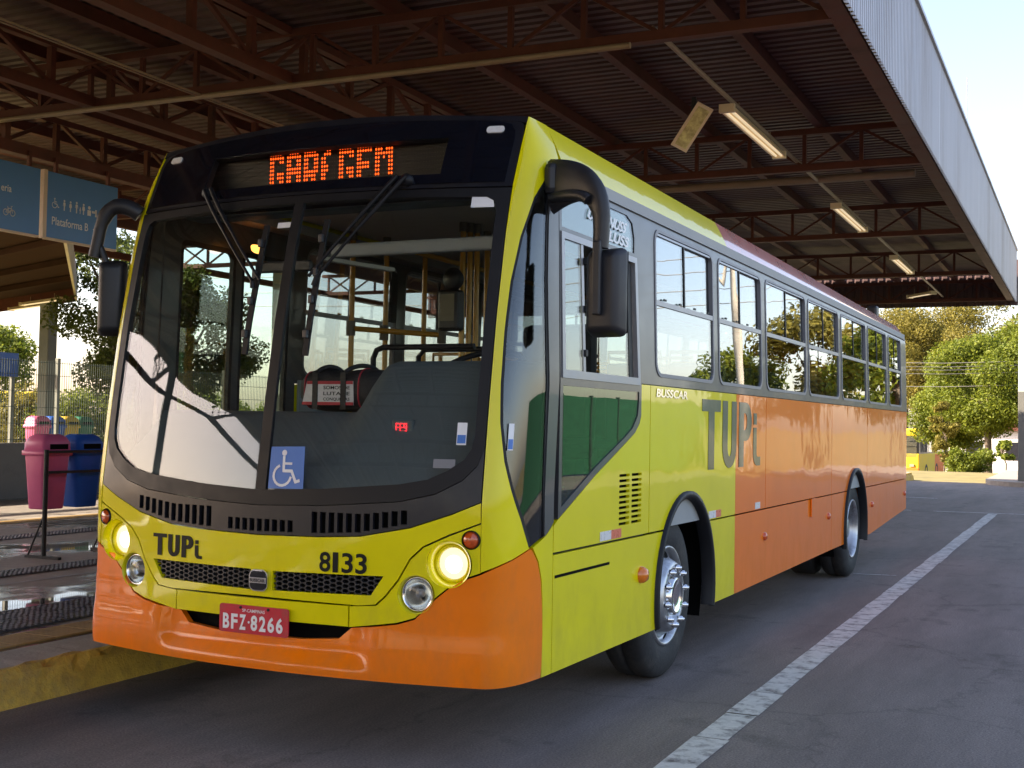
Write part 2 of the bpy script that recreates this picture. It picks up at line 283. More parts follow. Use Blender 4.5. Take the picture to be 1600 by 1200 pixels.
def panel(name, poly, fn, m, parent=None, holes=(), h=.06, th=.02, off=0.0, offn=None, edge=.0):
    """2D outline -> curved sheet with real thickness; fn(u, v, outward offset)"""
    loops = [dens(poly, h)]+[dens(q, h) for q in holes]; V = []; E = []
    for lp in loops:
        k = len(V); V += [Vector(p) for p in lp]; E += [(k+i, k+(i+1) % len(lp)) for i in range(len(lp))]
    xs = [p[0] for p in poly]; zs = [p[1] for p in poly]; hh = max(h, .02)
    nx = int((max(xs)-min(xs))/hh); nz = int((max(zs)-min(zs))/hh)
    if nx*nz < 30000:
        for i in range(1, nx+1):
            for j in range(1, nz+1):
                p = (min(xs)+i*hh-.31*hh, min(zs)+j*hh-.37*hh)
                if all(inside((p[0]+a_*hh*.3, p[1]+b_*hh*.3), poly) and not any(inside((p[0]+a_*hh*.3, p[1]+b_*hh*.3), q) for q in holes) for a_, b_ in ((0, 0), (1, 0), (-1, 0), (0, 1), (0, -1))): V.append(Vector(p))
    rv, re, rf, *_ = delaunay_2d_cdt(V, E, [], 0, 1e-5)
    tris = []
    for f in rf:
        c = (sum(rv[i].x for i in f)/len(f), sum(rv[i].y for i in f)/len(f))
        ar = abs(sum(rv[f[i]].x*rv[f[(i+1) % len(f)]].y-rv[f[(i+1) % len(f)]].x*rv[f[i]].y for i in range(len(f))))
        if ar > 2e-7 and inside(c, poly) and not any(inside(c, q) for q in holes): tris.append(f)
    used = sorted({i for f in tris for i in f}); ix = {a: k for k, a in enumerate(used)}; n = len(used)
    of = (lambda u, v: off) if offn is None else offn
    fr = [fn(rv[a].x, rv[a].y, of(rv[a].x, rv[a].y)) for a in used]; bk = [fn(rv[a].x, rv[a].y, of(rv[a].x, rv[a].y)-th) for a in used]
    F = [tuple(ix[i] for i in f) for f in tris]; cnt = {}
    for f in F:
        for i in range(len(f)): a, b = f[i], f[(i+1) % len(f)]; cnt[(a, b)] = 1
    rim = [(a, b) for (a, b) in cnt if (b, a) not in cnt]
    G = F+[tuple(i+n for i in f[::-1]) for f in F]; PV = fr+bk; rk_ = {}
    for a in sorted({a for e_ in rim for a in e_}): rk_[a] = len(PV); PV += [fr[a], bk[a]]
    G += [(rk_[b], rk_[a], rk_[a]+1, rk_[b]+1) for a, b in rim]
    me = bpy.data.meshes.new(name); me.from_pydata([tuple(p) for p in PV], [], G); me.update()
    me.polygons.foreach_set('use_smooth', [True]*(2*len(F))+[False]*len(rim))
    return link(name, me, m, parent)
def rrect(x0, z0, x1, z1, r, n=5):
    o = []
    for cx, cz, a in ((x1-r, z1-r, 0), (x0+r, z1-r, 90), (x0+r, z0+r, 180), (x1-r, z0+r, 270)):
        o += [(cx+r*math.cos(R(a+90*k/n)), cz+r*math.sin(R(a+90*k/n))) for k in range(n+1)]
    return o
def circ(cx, cz, r, n=28, rz=None): return [(cx+r*math.cos(2*math.pi*k/n), cz+(rz or r)*math.sin(2*math.pi*k/n)) for k in range(n)]
def mirror(half): return list(half)+[(-x, z) for x, z in reversed(half) if abs(x) > 1e-6]
def neg(p): return [(-x, z) for x, z in p]
_txt = {}
def text2d(body, bold=0.0):
    if (body, bold) in _txt: return _txt[(body, bold)]
    cu = bpy.data.curves.new('t', 'FONT'); cu.body = body; cu.resolution_u = 4; cu.offset = bold; o = bpy.data.objects.new('t', cu); COL.objects.link(o)
    dg = bpy.context.evaluated_depsgraph_get(); me = o.evaluated_get(dg).to_mesh()
    v = [(p.co.x, p.co.y) for p in me.vertices]; f = [tuple(q.vertices) for q in me.polygons]; o.evaluated_get(dg).to_mesh_clear(); bpy.data.objects.remove(o); bpy.data.curves.remove(cu)
    xs = [p[0] for p in v]; ys = [p[1] for p in v]; x0, x1, y0, y1 = min(xs), max(xs), min(ys), max(ys)
    _txt[(body, bold)] = ([((x-x0)/(x1-x0), (y-y0)/(y1-y0)) for x, y in v], f, (x1-x0)/(y1-y0)); return _txt[(body, bold)]
def text_on(name, body, u0, v0, u1, v1, fn, m, parent, off=.003, bold=.0, shear=0):
    v, f, _ = text2d(body, bold)
    o = mk(name, [fn(u0+(u1-u0)*(x+shear*y), v0+(v1-v0)*y, off) for x, y in v], f, m, parent); return o
def arc(cx, cz, rx, rz, a0, a1, n=8): return [(cx+rx*math.cos(R(a0+(a1-a0)*k/n)), cz+rz*math.sin(R(a0+(a1-a0)*k/n))) for k in range(n+1)]
GLYPHS = [([(0, .83), (.29, .83), (.29, 0), (.56, 0), (.56, .83), (.85, .83), (.85, 1), (0, 1)], []),
          ([(.95, 1)]+arc(1.3, .33, .35, .33, 180, 360, 12)+[(1.65, 1), (1.40, 1)]+arc(1.3, .33, .1, .16, 360, 180, 8)+[(1.20, 1)], []),
          ([(1.78, 0), (2.04, 0), (2.04, .40)]+arc(2.16, .70, .31, .30, -90, 90, 10)+[(1.78, 1)], [[(2.04, .57)]+arc(2.12, .70, .09, .13, -90, 90, 6)+[(2.04, .83)]]),
          ([(2.58, .66), (2.76, .66), (2.76, .84), (2.58, .84)], []),
          ([(2.57, .61)]+arc(2.80, .20, .23, .20, 180, 270, 8)+[(2.98, 0), (2.98, .14), (2.86, .14)]+arc(2.84, .22, .08, .08, 270, 180, 4)+[(2.76, .61)], [])]
def tupi(name, u0, v0, u1, v1, fn, m, parent, off=.004):
    for g, hs in GLYPHS:
        T = lambda q: [(u0+(u1-u0)*x/2.98, v0+(v1-v0)*z) for x, z in q]
        panel(name, T(g), fn, m, parent, [T(q) for q in hs], h=.08, th=.002, off=off)

# ------------------------------------------------------------------ setting: ground, road, platform
TR = R(.9)                                     # the terminal runs 0.9 degrees off the bus
def T(x, y, z=0): return Vector((x*math.cos(TR)-y*math.sin(TR), x*math.sin(TR)+y*math.cos(TR), z))
def sstep(a, b, x): t = min(1, max(0, (x-a)/(b-a))); return t*t*(3-2*t)
def ground_h(x, y): return -.04-1.3*sstep(44, 72, y)
gx = [-900, -300, -120, -60, -30, -15, 0, 8, 16, 30, 60, 120, 300, 900]; gy = [-900, -300, -100, -40, 0, 20, 34, 38, 42]+list(range(44, 74, 3))+[90, 150, 400, 1500]
gv = [(x, y, ground_h(x, y)) for y in gy for x in gx]; nn = len(gx)
tag(mk('ground', gv, [(j*nn+i, j*nn+i+1, (j+1)*nn+i+1, (j+1)*nn+i) for j in range(len(gy)-1) for i in range(nn-1)], 'grass'), 'dry sunlit grass ground beyond the terminal road', kind='structure')
def sheet(name, x0, y0, x1, y1, z, m, label, rot=True, nx=1, ny=1):
    t = T if rot else (lambda a, b, c: Vector((a, b, c)))
    v = [t(x0+(x1-x0)*i/nx, y0+(y1-y0)*j/ny, z) for j in range(ny+1) for i in range(nx+1)]
    return tag(mk(name, v, [(j*(nx+1)+i, j*(nx+1)+i+1, (j+1)*(nx+1)+i+1, (j+1)*(nx+1)+i) for j in range(ny) for i in range(nx)], m), label, kind='structure')
sheet('road', -1.75, -60, 26, 34.3, 0, 'asphalt', 'grey worn asphalt bus lane beside the platform')
sheet('street', -60, 70, 60, 84, -1.32, 'asphalt', 'asphalt street beyond the grass verge', rot=False)
def line(x0, y0, x1, y1, w, label, segs=1, gap=.02):
    mb = MB(); d = Vector((x1-x0, y1-y0, 0)); L = d.length; d.normalize(); s = d.cross(Vector((0, 0, 1))); a = Vector((x0, y0, .004)); t = 0
    while t < L-.02:
        e = min(L, t+L/segs*random.uniform(.6, 1.4)); j0 = random.uniform(-.008, .008); j1 = random.uniform(-.008, .008)
        gp_ = gap*random.uniform(.15, 1.0); mb.add([a+d*t-s*(w/2+j0), a+d*t+s*(w/2+j0), a+d*e+s*(w/2+j1), a+d*e-s*(w/2+j1)], [(0, 1, 2, 3)]); t = e+gp_
    o = mb.build('lane_marking', 'line_paint'); return tag(o, label, kind='structure')
line(1.93, -3.5, 1.60, 19.9, .17, 'worn white line along the bus lane', 30, .022)
line(1.16, 8.62, 1.58, 8.72, .06, 'short white cross mark beside the rear wheel')
line(.55, 19.9, 2.6, 20.2, .12, 'white cross line at the end of the lane line'); line(-.7, 24.6, .05, 24.6, .12, 'short white cross line beyond the bus')
line(-.6, 19.7, .15, 19.85, .1, 'short white cross line behind the bus'); line(2.2, 24.7, 3.6, 24.8, .12, 'faint white line by the traffic island')
# platform slab with a worn kerb edge
KX = -1.5
mb = MB(); ys = [-30]+[-4+.07*i for i in range(150)]+[7, 10, 20, 36]; rnd = random.Random(3)
prof = [(KX+.02, -.06), (KX, .03), (KX-.015, .10), (KX-.03, .165), (KX-.055, .195), (KX-.09, .2), (KX-.42, .203)]
vv = []
for y in ys:
    for k, (x, z) in enumerate(prof):
        j = (.011 if k in (3, 4, 5) else .005) if -4 < y < 7 else 0
        if k == 6: j = 0
        chip = .03 if (k in (3, 4) and rnd.random() < .10) else 0
        vv.append(T(x+rnd.uniform(-j, j)*.6-chip, y, z+rnd.uniform(-j, j)*.5-chip*.6))
p = len(prof); F0 = [(i*p+k, i*p+k+1, (i+1)*p+k+1, (i+1)*p+k) for i in range(len(ys)-1) for k in range(p-2)]; F1 = [(i*p+p-2, i*p+p-1, (i+1)*p+p-1, (i+1)*p+p-2) for i in range(len(ys)-1)]
me = bpy.data.meshes.new('kerb'); me.from_pydata([tuple(v) for v in vv], [], F0+F1); me.materials.append(MATS['kerb_yellow']); me.materials.append(MATS['kerb_concrete'])
me.polygons.foreach_set('material_index', [0]*len(F0)+[1]*len(F1)); me.update()
tag(link('kerb', me), 'chipped yellow painted concrete kerb edging the platform', kind='structure')
plat = sheet('platform', -11.75, -30, KX-.41, 36, .2, 'wet_concrete', 'wet concrete bus platform with puddles')
def stud_tile(m, rows=6, sz=.29, hh=.012):
    mb = MB().box((-sz/2, -sz/2, 0), (sz/2, sz/2, .008)); st = sz/rows
    for i in range(rows):
        for j in range(rows):
            x = -sz/2+(i+.5)*st; y = -sz/2+(j+.5)*st; a, b = st*.34, st*.24
            mb.add([(x-a, y-a, .008), (x+a, y-a, .008), (x+a, y+a, .008), (x-a, y+a, .008), (x-b, y-b, hh+.004), (x+b, y-b, hh+.004), (x+b, y+b, hh+.004), (x-b, y+b, hh+.004)], [(4, 5, 6, 7), (0, 1, 5, 4), (1, 2, 6, 5), (2, 3, 7, 6), (3, 0, 4, 7)])
    return mb
dk = stud_tile('d').build('tactile_tile', 'tile_dark', plat); yl = stud_tile('y', 7, hh=.005).build('tactile_tile', 'tile_yellow', plat)
fd = fy = True
def place_tile(src, x, y, first):
    o = src if first else src.copy()
    if not first: COL.objects.link(o)
    o.parent = plat; q = T(x, y, .2015); o.location = q; o.rotation_euler = (0, 0, TR+random.choice((0, 1, 2, 3))*math.pi/2)
for k in range(36):
    place_tile(yl, -2.13, -3+k*.3, fy); fy = False
for k in range(22):
    for x in (-2.55, -2.85): place_tile(dk, x, -2.2+k*.3, fd); fd = False
for k in range(18): place_tile(dk, -4.55, -.6+k*.3, False); place_tile(dk, -6.9, 4.6+k*.3, False)
for k in range(30): place_tile(yl, -8.4, 2.6+k*.3, False)
for xx in (-4.1, -7.8): # drainage joints
    tag(mk('platform_joint', [T(xx, -10, .2025), T(xx+.045, -10, .2025), T(xx+.045, 30, .2025), T(xx, 30, .2025)], [(0, 1, 2, 3)], 'alu_frame'), 'thin metal joint strip in the platform floor', kind='structure')

# ------------------------------------------------------------------ BUS surface
ZT = [-.2, .3, .6, 1.15, 1.25, 1.6, 2.0, 2.4, 2.62, 2.8, 2.92, 3.0, 3.06, 3.2]; YT = [.02, .0, .0, .0, .012, .055, .115, .195, .255, .33, .385, .425, .47, .6]
def smooth_tab(xs, ys):
    from math import isfinite
    xs = np.array(xs); ys = np.array(ys); g = np.linspace(xs[0], xs[-1], 400); y = np.interp(g, xs, ys); k = np.hanning(15); k /= k.sum()
    yy = np.convolve(np.pad(y, 7, mode='edge'), k, 'valid'); return lambda z: float(np.interp(z, g, yy))
yc = smooth_tab(ZT, YT)
Wz = lambda z: float(np.interp(z, [1.75, 2.62, 2.74, 2.80, 2.87, 2.93, 2.985], [1.25, 1.225, 1.215, 1.203, 1.175, 1.145, 1.115]))
yef = lambda z: float(np.interp(z, [1.2, 2.62, 3.0], [.55, .66, .75]))
def droop(y, z): return -float(np.interp(z, [2.62, 2.74, 2.985], [0, .007, .0125]))*max(0, y-.75)
def surf(s, z):
    a = abs(s); g = 1 if s >= 0 else -1
    if a <= 1.11: return Vector((s, yc(z)+.115*s*s, z))
    p0 = Vector((1.11, yc(z)+.1417)); W = Wz(z); ye = yef(z)
    if a > 1.6: return Vector((g*W, ye+a-1.6, z))
    p3 = Vector((W, ye)); k = .65*(W-1.11); p1 = p0+Vector((1, .255))*k; p2 = Vector((W, ye-.6*(ye-p0.y))); t = (a-1.11)/.49
    q = p0*(1-t)**3+p1*3*t*(1-t)**2+p2*3*t*t*(1-t)+p3*t**3
    return Vector((g*q.x, q.y, z))
def fs(s, z, off=0):
    p = surf(s, z)
    if off:
        e = .004; n = (surf(s+e, z)-surf(s-e, z)).cross(surf(s, z+e)-surf(s, z-e))
        if n.length > 1e-9: p = p+n.normalized()*off
    return p
def side(g):
    def fn(y, z, off=0): return Vector((g*(Wz(z)+off), y, z+droop(y, z)))
    return fn
SR, SL = side(1), side(-1)
L = 11.62
bus = empty('city_bus', 'yellow and orange city bus with lit headlights parked at the platform', 'bus')

# ---- front panels
top_edge = [(x, 3.015-.05*(x/1.1)**2) for x in np.linspace(0, 1.06, 9)]+[(1.095, 2.95), (1.106, 2.90)]
dwin = [(-.655, 2.695), (.752, 2.695), (.750, 2.886), (-.655, 2.886)]
panel('display_surround', mirror([(0, 2.632)]+[(1.106, 2.625)]+top_edge[::-1]), fs, 'charcoal', bus, [dwin], h=.07, th=.03)
disp = panel('display_glass', mirror([(0, 2.645), (1.07, 2.645)]+[(1.072, 2.87), (1.065, 2.91), (1.04, 2.945), (.98, 2.962)]+[(x, 3.0-.045*(x/1.1)**2) for x in (.85, .6, .4, .2, 0)]), fs, 'black_gloss', bus, [dwin], h=.07, th=.004, off=.006)
panel('display_window', [(x*1.002, z) for x, z in dwin], fs, 'lens_glass', bus, h=.07, th=.003, off=.002)
BY = .47
bx('led_board', (-.80, BY, 2.60), (.80, BY+.02, 2.905), 'led_board', bus)
BM = ["#####.|######|##..##|##....|##....|##.###|##.###|##..##", ".####.|######|##..##|##..##|######|######|##..##|##..##", "#####.|######|##..##|##..##|##..##|######|#####.|##.##.", "..##..|.###..|##....|##....|###...|###...|##....|##....",
      "#####.|######|##..##|##....|##....|##.###|##.###|##..##", "######|######|##....|##....|#####.|#####.|##....|##....", "##...##|###.###|#######|##.#.##|##...##|##...##|##...##|##...##"]
lit = set()
for k, g in enumerate(BM):
    for r, row in enumerate(g.split('|')):
        for c_, ch in enumerate(row):
            if ch == '#': lit.add((18+k*7+c_, r))
ml, mo = MB(), MB(); qa = aty(424, 243, BY); qb = aty(613, 226, BY); qc = aty(421, 286, BY); cp = (qb[0]-qa[0])/48; rp = (qa[2]-qc[2])/7
for c_ in range(-25, 76):
    for r in range(8):
        x = qa[0]+c_*cp; z = qa[2]-r*rp; on = (c_+18, r) in lit; q = Vector((x, BY-.002, z)); w, hgt = (.0050, .0076) if on else (.0026, .003)
        (ml if on else mo).add([q+Vector((-w, 0, 0)), q+Vector((0, 0, -hgt)), q+Vector((w, 0, 0)), q+Vector((0, 0, hgt)), q+Vector((0, -.003, 0))], [(0, 1, 4), (1, 2, 4), (2, 3, 4), (3, 0, 4)])
tag(ml.build('lit_led_dots', 'led_lit', bus), 'orange lit dots spelling the destination', kind='stuff'); tag(mo.build('unlit_led_dots', 'led_off', bus), kind='stuff')
for g in (-1, 1):
    c0 = fs(g*.971, 2.916, .004); n = (fs(g*.971, 2.916, .02)-fs(g*.971, 2.916, 0)).normalized()
    o = panel('clearance_lamp', [(g*.971+a, 2.916+b) for a, b in rrect(-.042, -.017, .042, .017, .014)], fs, 'reflector_white', bus, h=.02, th=.006, off=.012)
# windshield
gb = [(0, 1.188), (.36, 1.205), (.73, 1.237), (.86, 1.262), (.95, 1.305), (1.02, 1.355), (1.05, 1.405), (1.06, 1.46), (1.058, 2.0), (1.052, 2.50), (1.04, 2.55), (1.0, 2.572), (.6, 2.582), (0, 2.584)]
gask_b = [(0, 1.118), (.36, 1.130), (.73, 1.16), (.90, 1.20), (1.02, 1.265), (1.08, 1.33), (1.107, 1.41)]
panel('windshield_gasket', mirror(gask_b+[(1.107, 2.615), (0, 2.625)]), fs, 'black_rubber', bus, [mirror(gb)], h=.06, th=.03, off=.004)
for g in (1, -1):
    half = [(max(.028, x), z) for x, z in gb]
    panel('windshield', half if g > 0 else neg(half), fs, 'windshield_glass', bus, h=.06, th=.006, off=-.004)
panel('windshield_divider', [(-.016, 1.19), (.042, 1.19), (.050, 2.585), (-.002, 2.585)], fs, 'black_rubber', bus, h=.05, th=.02, off=.008)
# black louvre band
yb = [(0, .977), (.35, .985), (.55, .997), (.79, 1.045), (.98, 1.112), (1.107, 1.168)]
zi = lambda t, x: float(np.interp(abs(x), [p[0] for p in t], [p[1] for p in t]))
slots = []
for x0, x1, n in ((-.79, -.265, 11), (-.175, .214, 9), (.30, .79, 11)):
    st = (x1-x0)/n
    for k in range(n):
        a = x0+k*st; b = a+st*.66; lo = max(zi(yb, a), zi(yb, b))+.016; hi = (1.052 if abs(x0) < .2 else 1.098)+max(0, abs(a)-.55)*.12
        slots.append([(a, lo), (b, lo), (b, hi), (a, hi)])
panel('louvre_band', mirror([(x, z+.002) for x, z in yb]+[(x, z-.004) for x, z in gask_b[::-1]]), fs, 'charcoal', bus, slots, h=.05, th=.02, off=.002)
panel('louvre_backing', mirror([(x, z+.01) for x, z in yb]+[(x, z-.01) for x, z in gask_b[::-1]]), fs, 'dark_void', bus, h=.1, th=.01, off=-.045)
# hood, grille, light surrounds, bumper
seam = [(1.11, 1.079), (.965, 1.020), (.85, .965), (.79, .908), (.735, .81), (.675, .735), (.63, .693), (.55, .684), (0, .690)]
gr = [(.092, .722), (.608, .732), (.668, .822), (.092, .812)]; gl = [(-.032, .718), (-.062+.03, .814), (-.674, .817), (-.611, .727)]
hood = panel('hood', mirror([(0, .690)]+seam[:-1][::-1]+[(x, z-.003) for x, z in yb[::-1]]), fs, 'yellow_paint', bus, [gr, gl, circ(0, 0, .001, 3)][:2], h=.05, th=.03)
def hexmesh(poly, name):
    mb = MB(); w = .034; hgt = .0215; x0 = min(p[0] for p in poly); x1 = max(p[0] for p in poly); z0 = min(p[1] for p in poly); z1 = max(p[1] for p in poly); i = 0; x = x0
    while x < x1:
        z = z0+(hgt/2 if i % 2 else 0)
        while z < z1:
            if inside((x, z), poly):
                o = [(x+a*w, z+b*hgt) for a, b in ((-.62, 0), (-.32, .5), (.32, .5), (.62, 0), (.32, -.5), (-.32, -.5))]; q = [(x+(u-x)*.80, z+(v-z)*.76) for u, v in o]
                vo = [fs(u, v, -.012) for u, v in o]; vi = [fs(u, v, -.012) for u, v in q]; vb = [fs(u, v, -.03) for u, v in q]
                mb.add(vo+vi+vb, [(k, (k+1) % 6, 6+(k+1) % 6, 6+k) for k in range(6)]+[(6+k, 6+(k+1) % 6, 12+(k+1) % 6, 12+k) for k in range(6)])
            z += hgt
        i += 1; x += w*.94
    return tag(mb.build(name, 'black_plastic', bus), kind='stuff')
for q in (gr, gl):
    hexmesh(q, 'grille_mesh'); panel('grille_backing', [(x*1.02, z) for x, z in q], fs, 'dark_void', bus, h=.1, th=.01, off=-.05)
panel('emblem_rim', rrect(-.032, .714, .072, .815, .03), fs, 'chrome', bus, h=.03, th=.02, off=.012)
panel('emblem_face', rrect(-.026, .720, .066, .809, .026), fs, 'black_gloss', bus, h=.03, th=.004, off=.015)
panel('emblem_bar', [(-.028, .752), (.068, .752), (.068, .778), (-.028, .778)], fs, 'alu_frame', bus, h=.03, th=.004, off=.018)
text_on('emblem_lettering', 'BUSSCAR', -.022, .757, .062, .773, fs, 'black_print', bus, .0195, .02)
bump_top = [(1.112, .852), (1.026, .820), (.969, .782), (.912, .734), (.855, .675), (.82, .640), (.736, .613), (.62, .595), (.50, .578)]
HL, LL, AL = (.971, .889), (.823, .748), (1.068, 1.001)
for g in (1, -1):
    out = [(1.112, 1.072)]+[(x+.006, z-.006) for x, z in seam[1:-2]]+[(.505, .677), (.505, .583)]+[(x, z+.005) for x, z in bump_top[::-1]]
    hs = [circ(*HL, .104), circ(*LL, .086), circ(*AL, .043, 18)]
    F = (lambda p: p) if g > 0 else neg
    panel('headlight_surround', F(out), fs, 'yellow_paint', bus, [F(q) for q in hs], h=.035, th=.025)
    for (cx, cz), r0, r1, deep, nm in ((HL, .104, .078, .055, 'headlight'), (LL, .086, .073, .03, 'fog_lamp')):
        C = fs(g*cx, cz, 0); n = Vector((g*.10, -1, 0)).normalized(); up = Vector((0, 0, 1))
        bowl = MB().lathe([(.002, r0+.001), (-.006, r0-.006), (-deep*.7, r1+.010), (-deep, r1+.006)], C, n, 36).build(nm+'_bowl', 'yellow_paint', bus)
        ring = MB().lathe([(-deep, r1+.010), (-deep+.014, r1+.006), (-deep+.014, r1-.004), (-deep-.004, r1-.006)], C, n, 36).build(nm+'_ring', 'chrome' if nm == 'fog_lamp' else 'yellow_paint', bus)
        MB().lathe([(-deep-.004, r1-.005), (-deep-.03, r1*.8), (-deep-.05, r1*.45), (-deep-.055, .001)], C, n, 30).build(nm+'_reflector', 'lamp_chrome', ring)
        MB().lathe([(-deep+.002, r1-.005), (-deep+.010, r1*.8), (-deep+.018, r1*.4), (-deep+.020, .001)], C, n, 30).build(nm+'_lens', 'lens_glass', ring)
        if nm == 'headlight': MB().lathe([(-deep-.006, r1-.008), (-deep-.002, r1*.7), (-deep+.0, .001)], C, n, 26).build('headlight_glow', 'headlight_halo', ring); MB().lathe([(-deep, r1*.52), (-deep+.005, r1*.3), (-deep+.008, .001)], C+Vector((0, 0, -.004)), n, 20).build('headlight_bulb', 'headlight_lit', ring)
        else: MB().lathe([(-deep-.03, .02), (-deep-.004, .018), (-deep-.0, .001)], C, n, 14).build('lamp_shield', 'alu_frame', ring)
    C = fs(g*AL[0], AL[1], 0); n = Vector((g*.2, -1, 0)).normalized()
    MB().lathe([(-.02, .044), (.004, .042), (.010, .038)], C, n, 20).build('signal_rim', 'black_rubber', bus)
    MB().lathe([(.0, .038), (.012, .03), (.017, .015), (.018, .001)], C, n, 20).build('turn_signal', 'red_lens', bus)
panel('lower_strip', [(-.498, .585), (.498, .585), (.498, .678), (-.498, .678)], fs, 'yellow_paint', bus, h=.05, th=.025)
op = [(-.50, .575), (-.40, .528), (-.24, .512), (.24, .512), (.42, .520), (.50, .575)]
def bump_off(s, z):
    a = abs(s); rec = -.038*sstep(.64, .53, a)*sstep(.40, .445, z) if a < .7 else 0
    lip = .012*sstep(.62, .45, z)*(1 if a < 1.15 else sstep(1.56, 1.15, a)) + .004*sstep(.80, .62, z)
    return rec+lip-.10*max(0, .41-z)**1.3*6*.3
edge_r = [(1.565, .35), (1.568, .55), (1.563, .70), (1.555, .80), (1.53, .885), (1.49, .942), (1.475, .950)]
bt = [(1.475, .950), (1.35, .908), (1.22, .876)]+[(x, z-.004) for x, z in bump_top]
panel('bumper', mirror([(0, .352), (1.1, .352)]+edge_r+bt[1:]+[(.44, .522), (.24, .506), (0, .506)]), fs, 'orange_paint', bus, h=.035, th=.03, offn=bump_off)
panel('bumper_backing', [(-.62, .45), (.62, .45), (.62, .62), (-.62, .62)], fs, 'dark_void', bus, h=.1, th=.02, off=-.09)
# licence plate
def plate_fn(u, v, off=0): return Vector((u, -.014-off, .577+v))
pl = panel('licence_plate', rrect(-.2, -.066, .2, .066, .014), plate_fn, 'plate_red', bus, h=.1, th=.006)
text_on('plate_town', 'SP-CAMPINAS', -.065, .034, .065, .049, plate_fn, 'white_print', pl, .001, .01)
for k, ch in enumerate('BFZ8266'):
    u = -.178+k*.0485+(.018 if k > 2 else 0); text_on('plate_character', ch, u, -.050, u+.038, .022, plate_fn, 'white_print', pl, .001, .035)
panel('plate_dot', circ(-.026, -.012, .006, 8), plate_fn, 'white_print', pl, h=.05, th=.001, off=.0015)
for u in (-.075, .085): panel('plate_screw', circ(u, .054, .007, 10), plate_fn, 'black_rubber', pl, h=.05, th=.004, off=.004)
# front lettering
tupi('front_lettering', -.675, .838, -.335, .945, fs, 'black_print', bus)
for ch, u0, u1 in (('8', .347, .405), ('1', .416, .444), ('3', .462, .519), ('3', .531, .588)): text_on('fleet_number', ch, u0, .826, u1, .918, fs, 'black_print', bus, .004, .02)
# yellow corner posts with quarter glass
qg = [(1.46, 2.69), (1.35, 2.575), (1.26, 2.38), (1.21, 2.17), (1.197, 1.93), (1.20, 1.70), (1.22, 1.52), (1.27, 1.35), (1.33, 1.23), (1.41, 1.09), (1.47, .962)]
qr = [(1.565, 1.0), (1.545, 1.7), (1.50, 2.2), (1.475, 2.69)]
for g in (1, -1):
    F = (lambda p: p) if g > 0 else neg
    post = [(1.116, .860), (1.22, .884), (1.35, .916), (1.466, .955)]+[(s-.012, z) for s, z in qg[::-1]]+[(1.47, 2.705), (1.52, 2.72), (1.60, 2.74), (1.60, 2.985), (1.30, 2.985), (1.112, 2.985)]
    panel('corner_post', F(post), fs, 'yellow_paint', bus, h=.04, th=.02, off=.003)
    panel('quarter_gasket', F([(s-.012, z) for s, z in qg]+[(1.57, 1.0)]+[(s+.012, z) for s, z in qr[1:]]), fs, 'black_rubber', bus, [F([(s+.012, z) for s, z in qg]+qr)], h=.05, th=.02, off=.001)
    panel('quarter_glass', F([(s+.008, z) for s, z in qg]+qr), fs, 'corner_glass', bus, h=.05, th=.005, off=-.003)
    panel('door_post', F([(1.57, 1.0), (1.655, 1.06), (1.655, 1.72), (1.60, 2.55), (1.56, 2.74), (1.475, 2.71), (1.49, 2.69), (1.515, 2.2), (1.56, 1.7)]), fs, 'window_band', bus, h=.05, th=.03, off=.006)
    panel('lower_corner', F([(1.572, .35), (1.665, .35), (1.665, .90), (1.66, 1.045), (1.57, .99), (1.495, .955), (1.538, .888), (1.563, .80), (1.571, .70), (1.575, .55)]), fs, 'yellow_paint', bus, h=.05, th=.02)
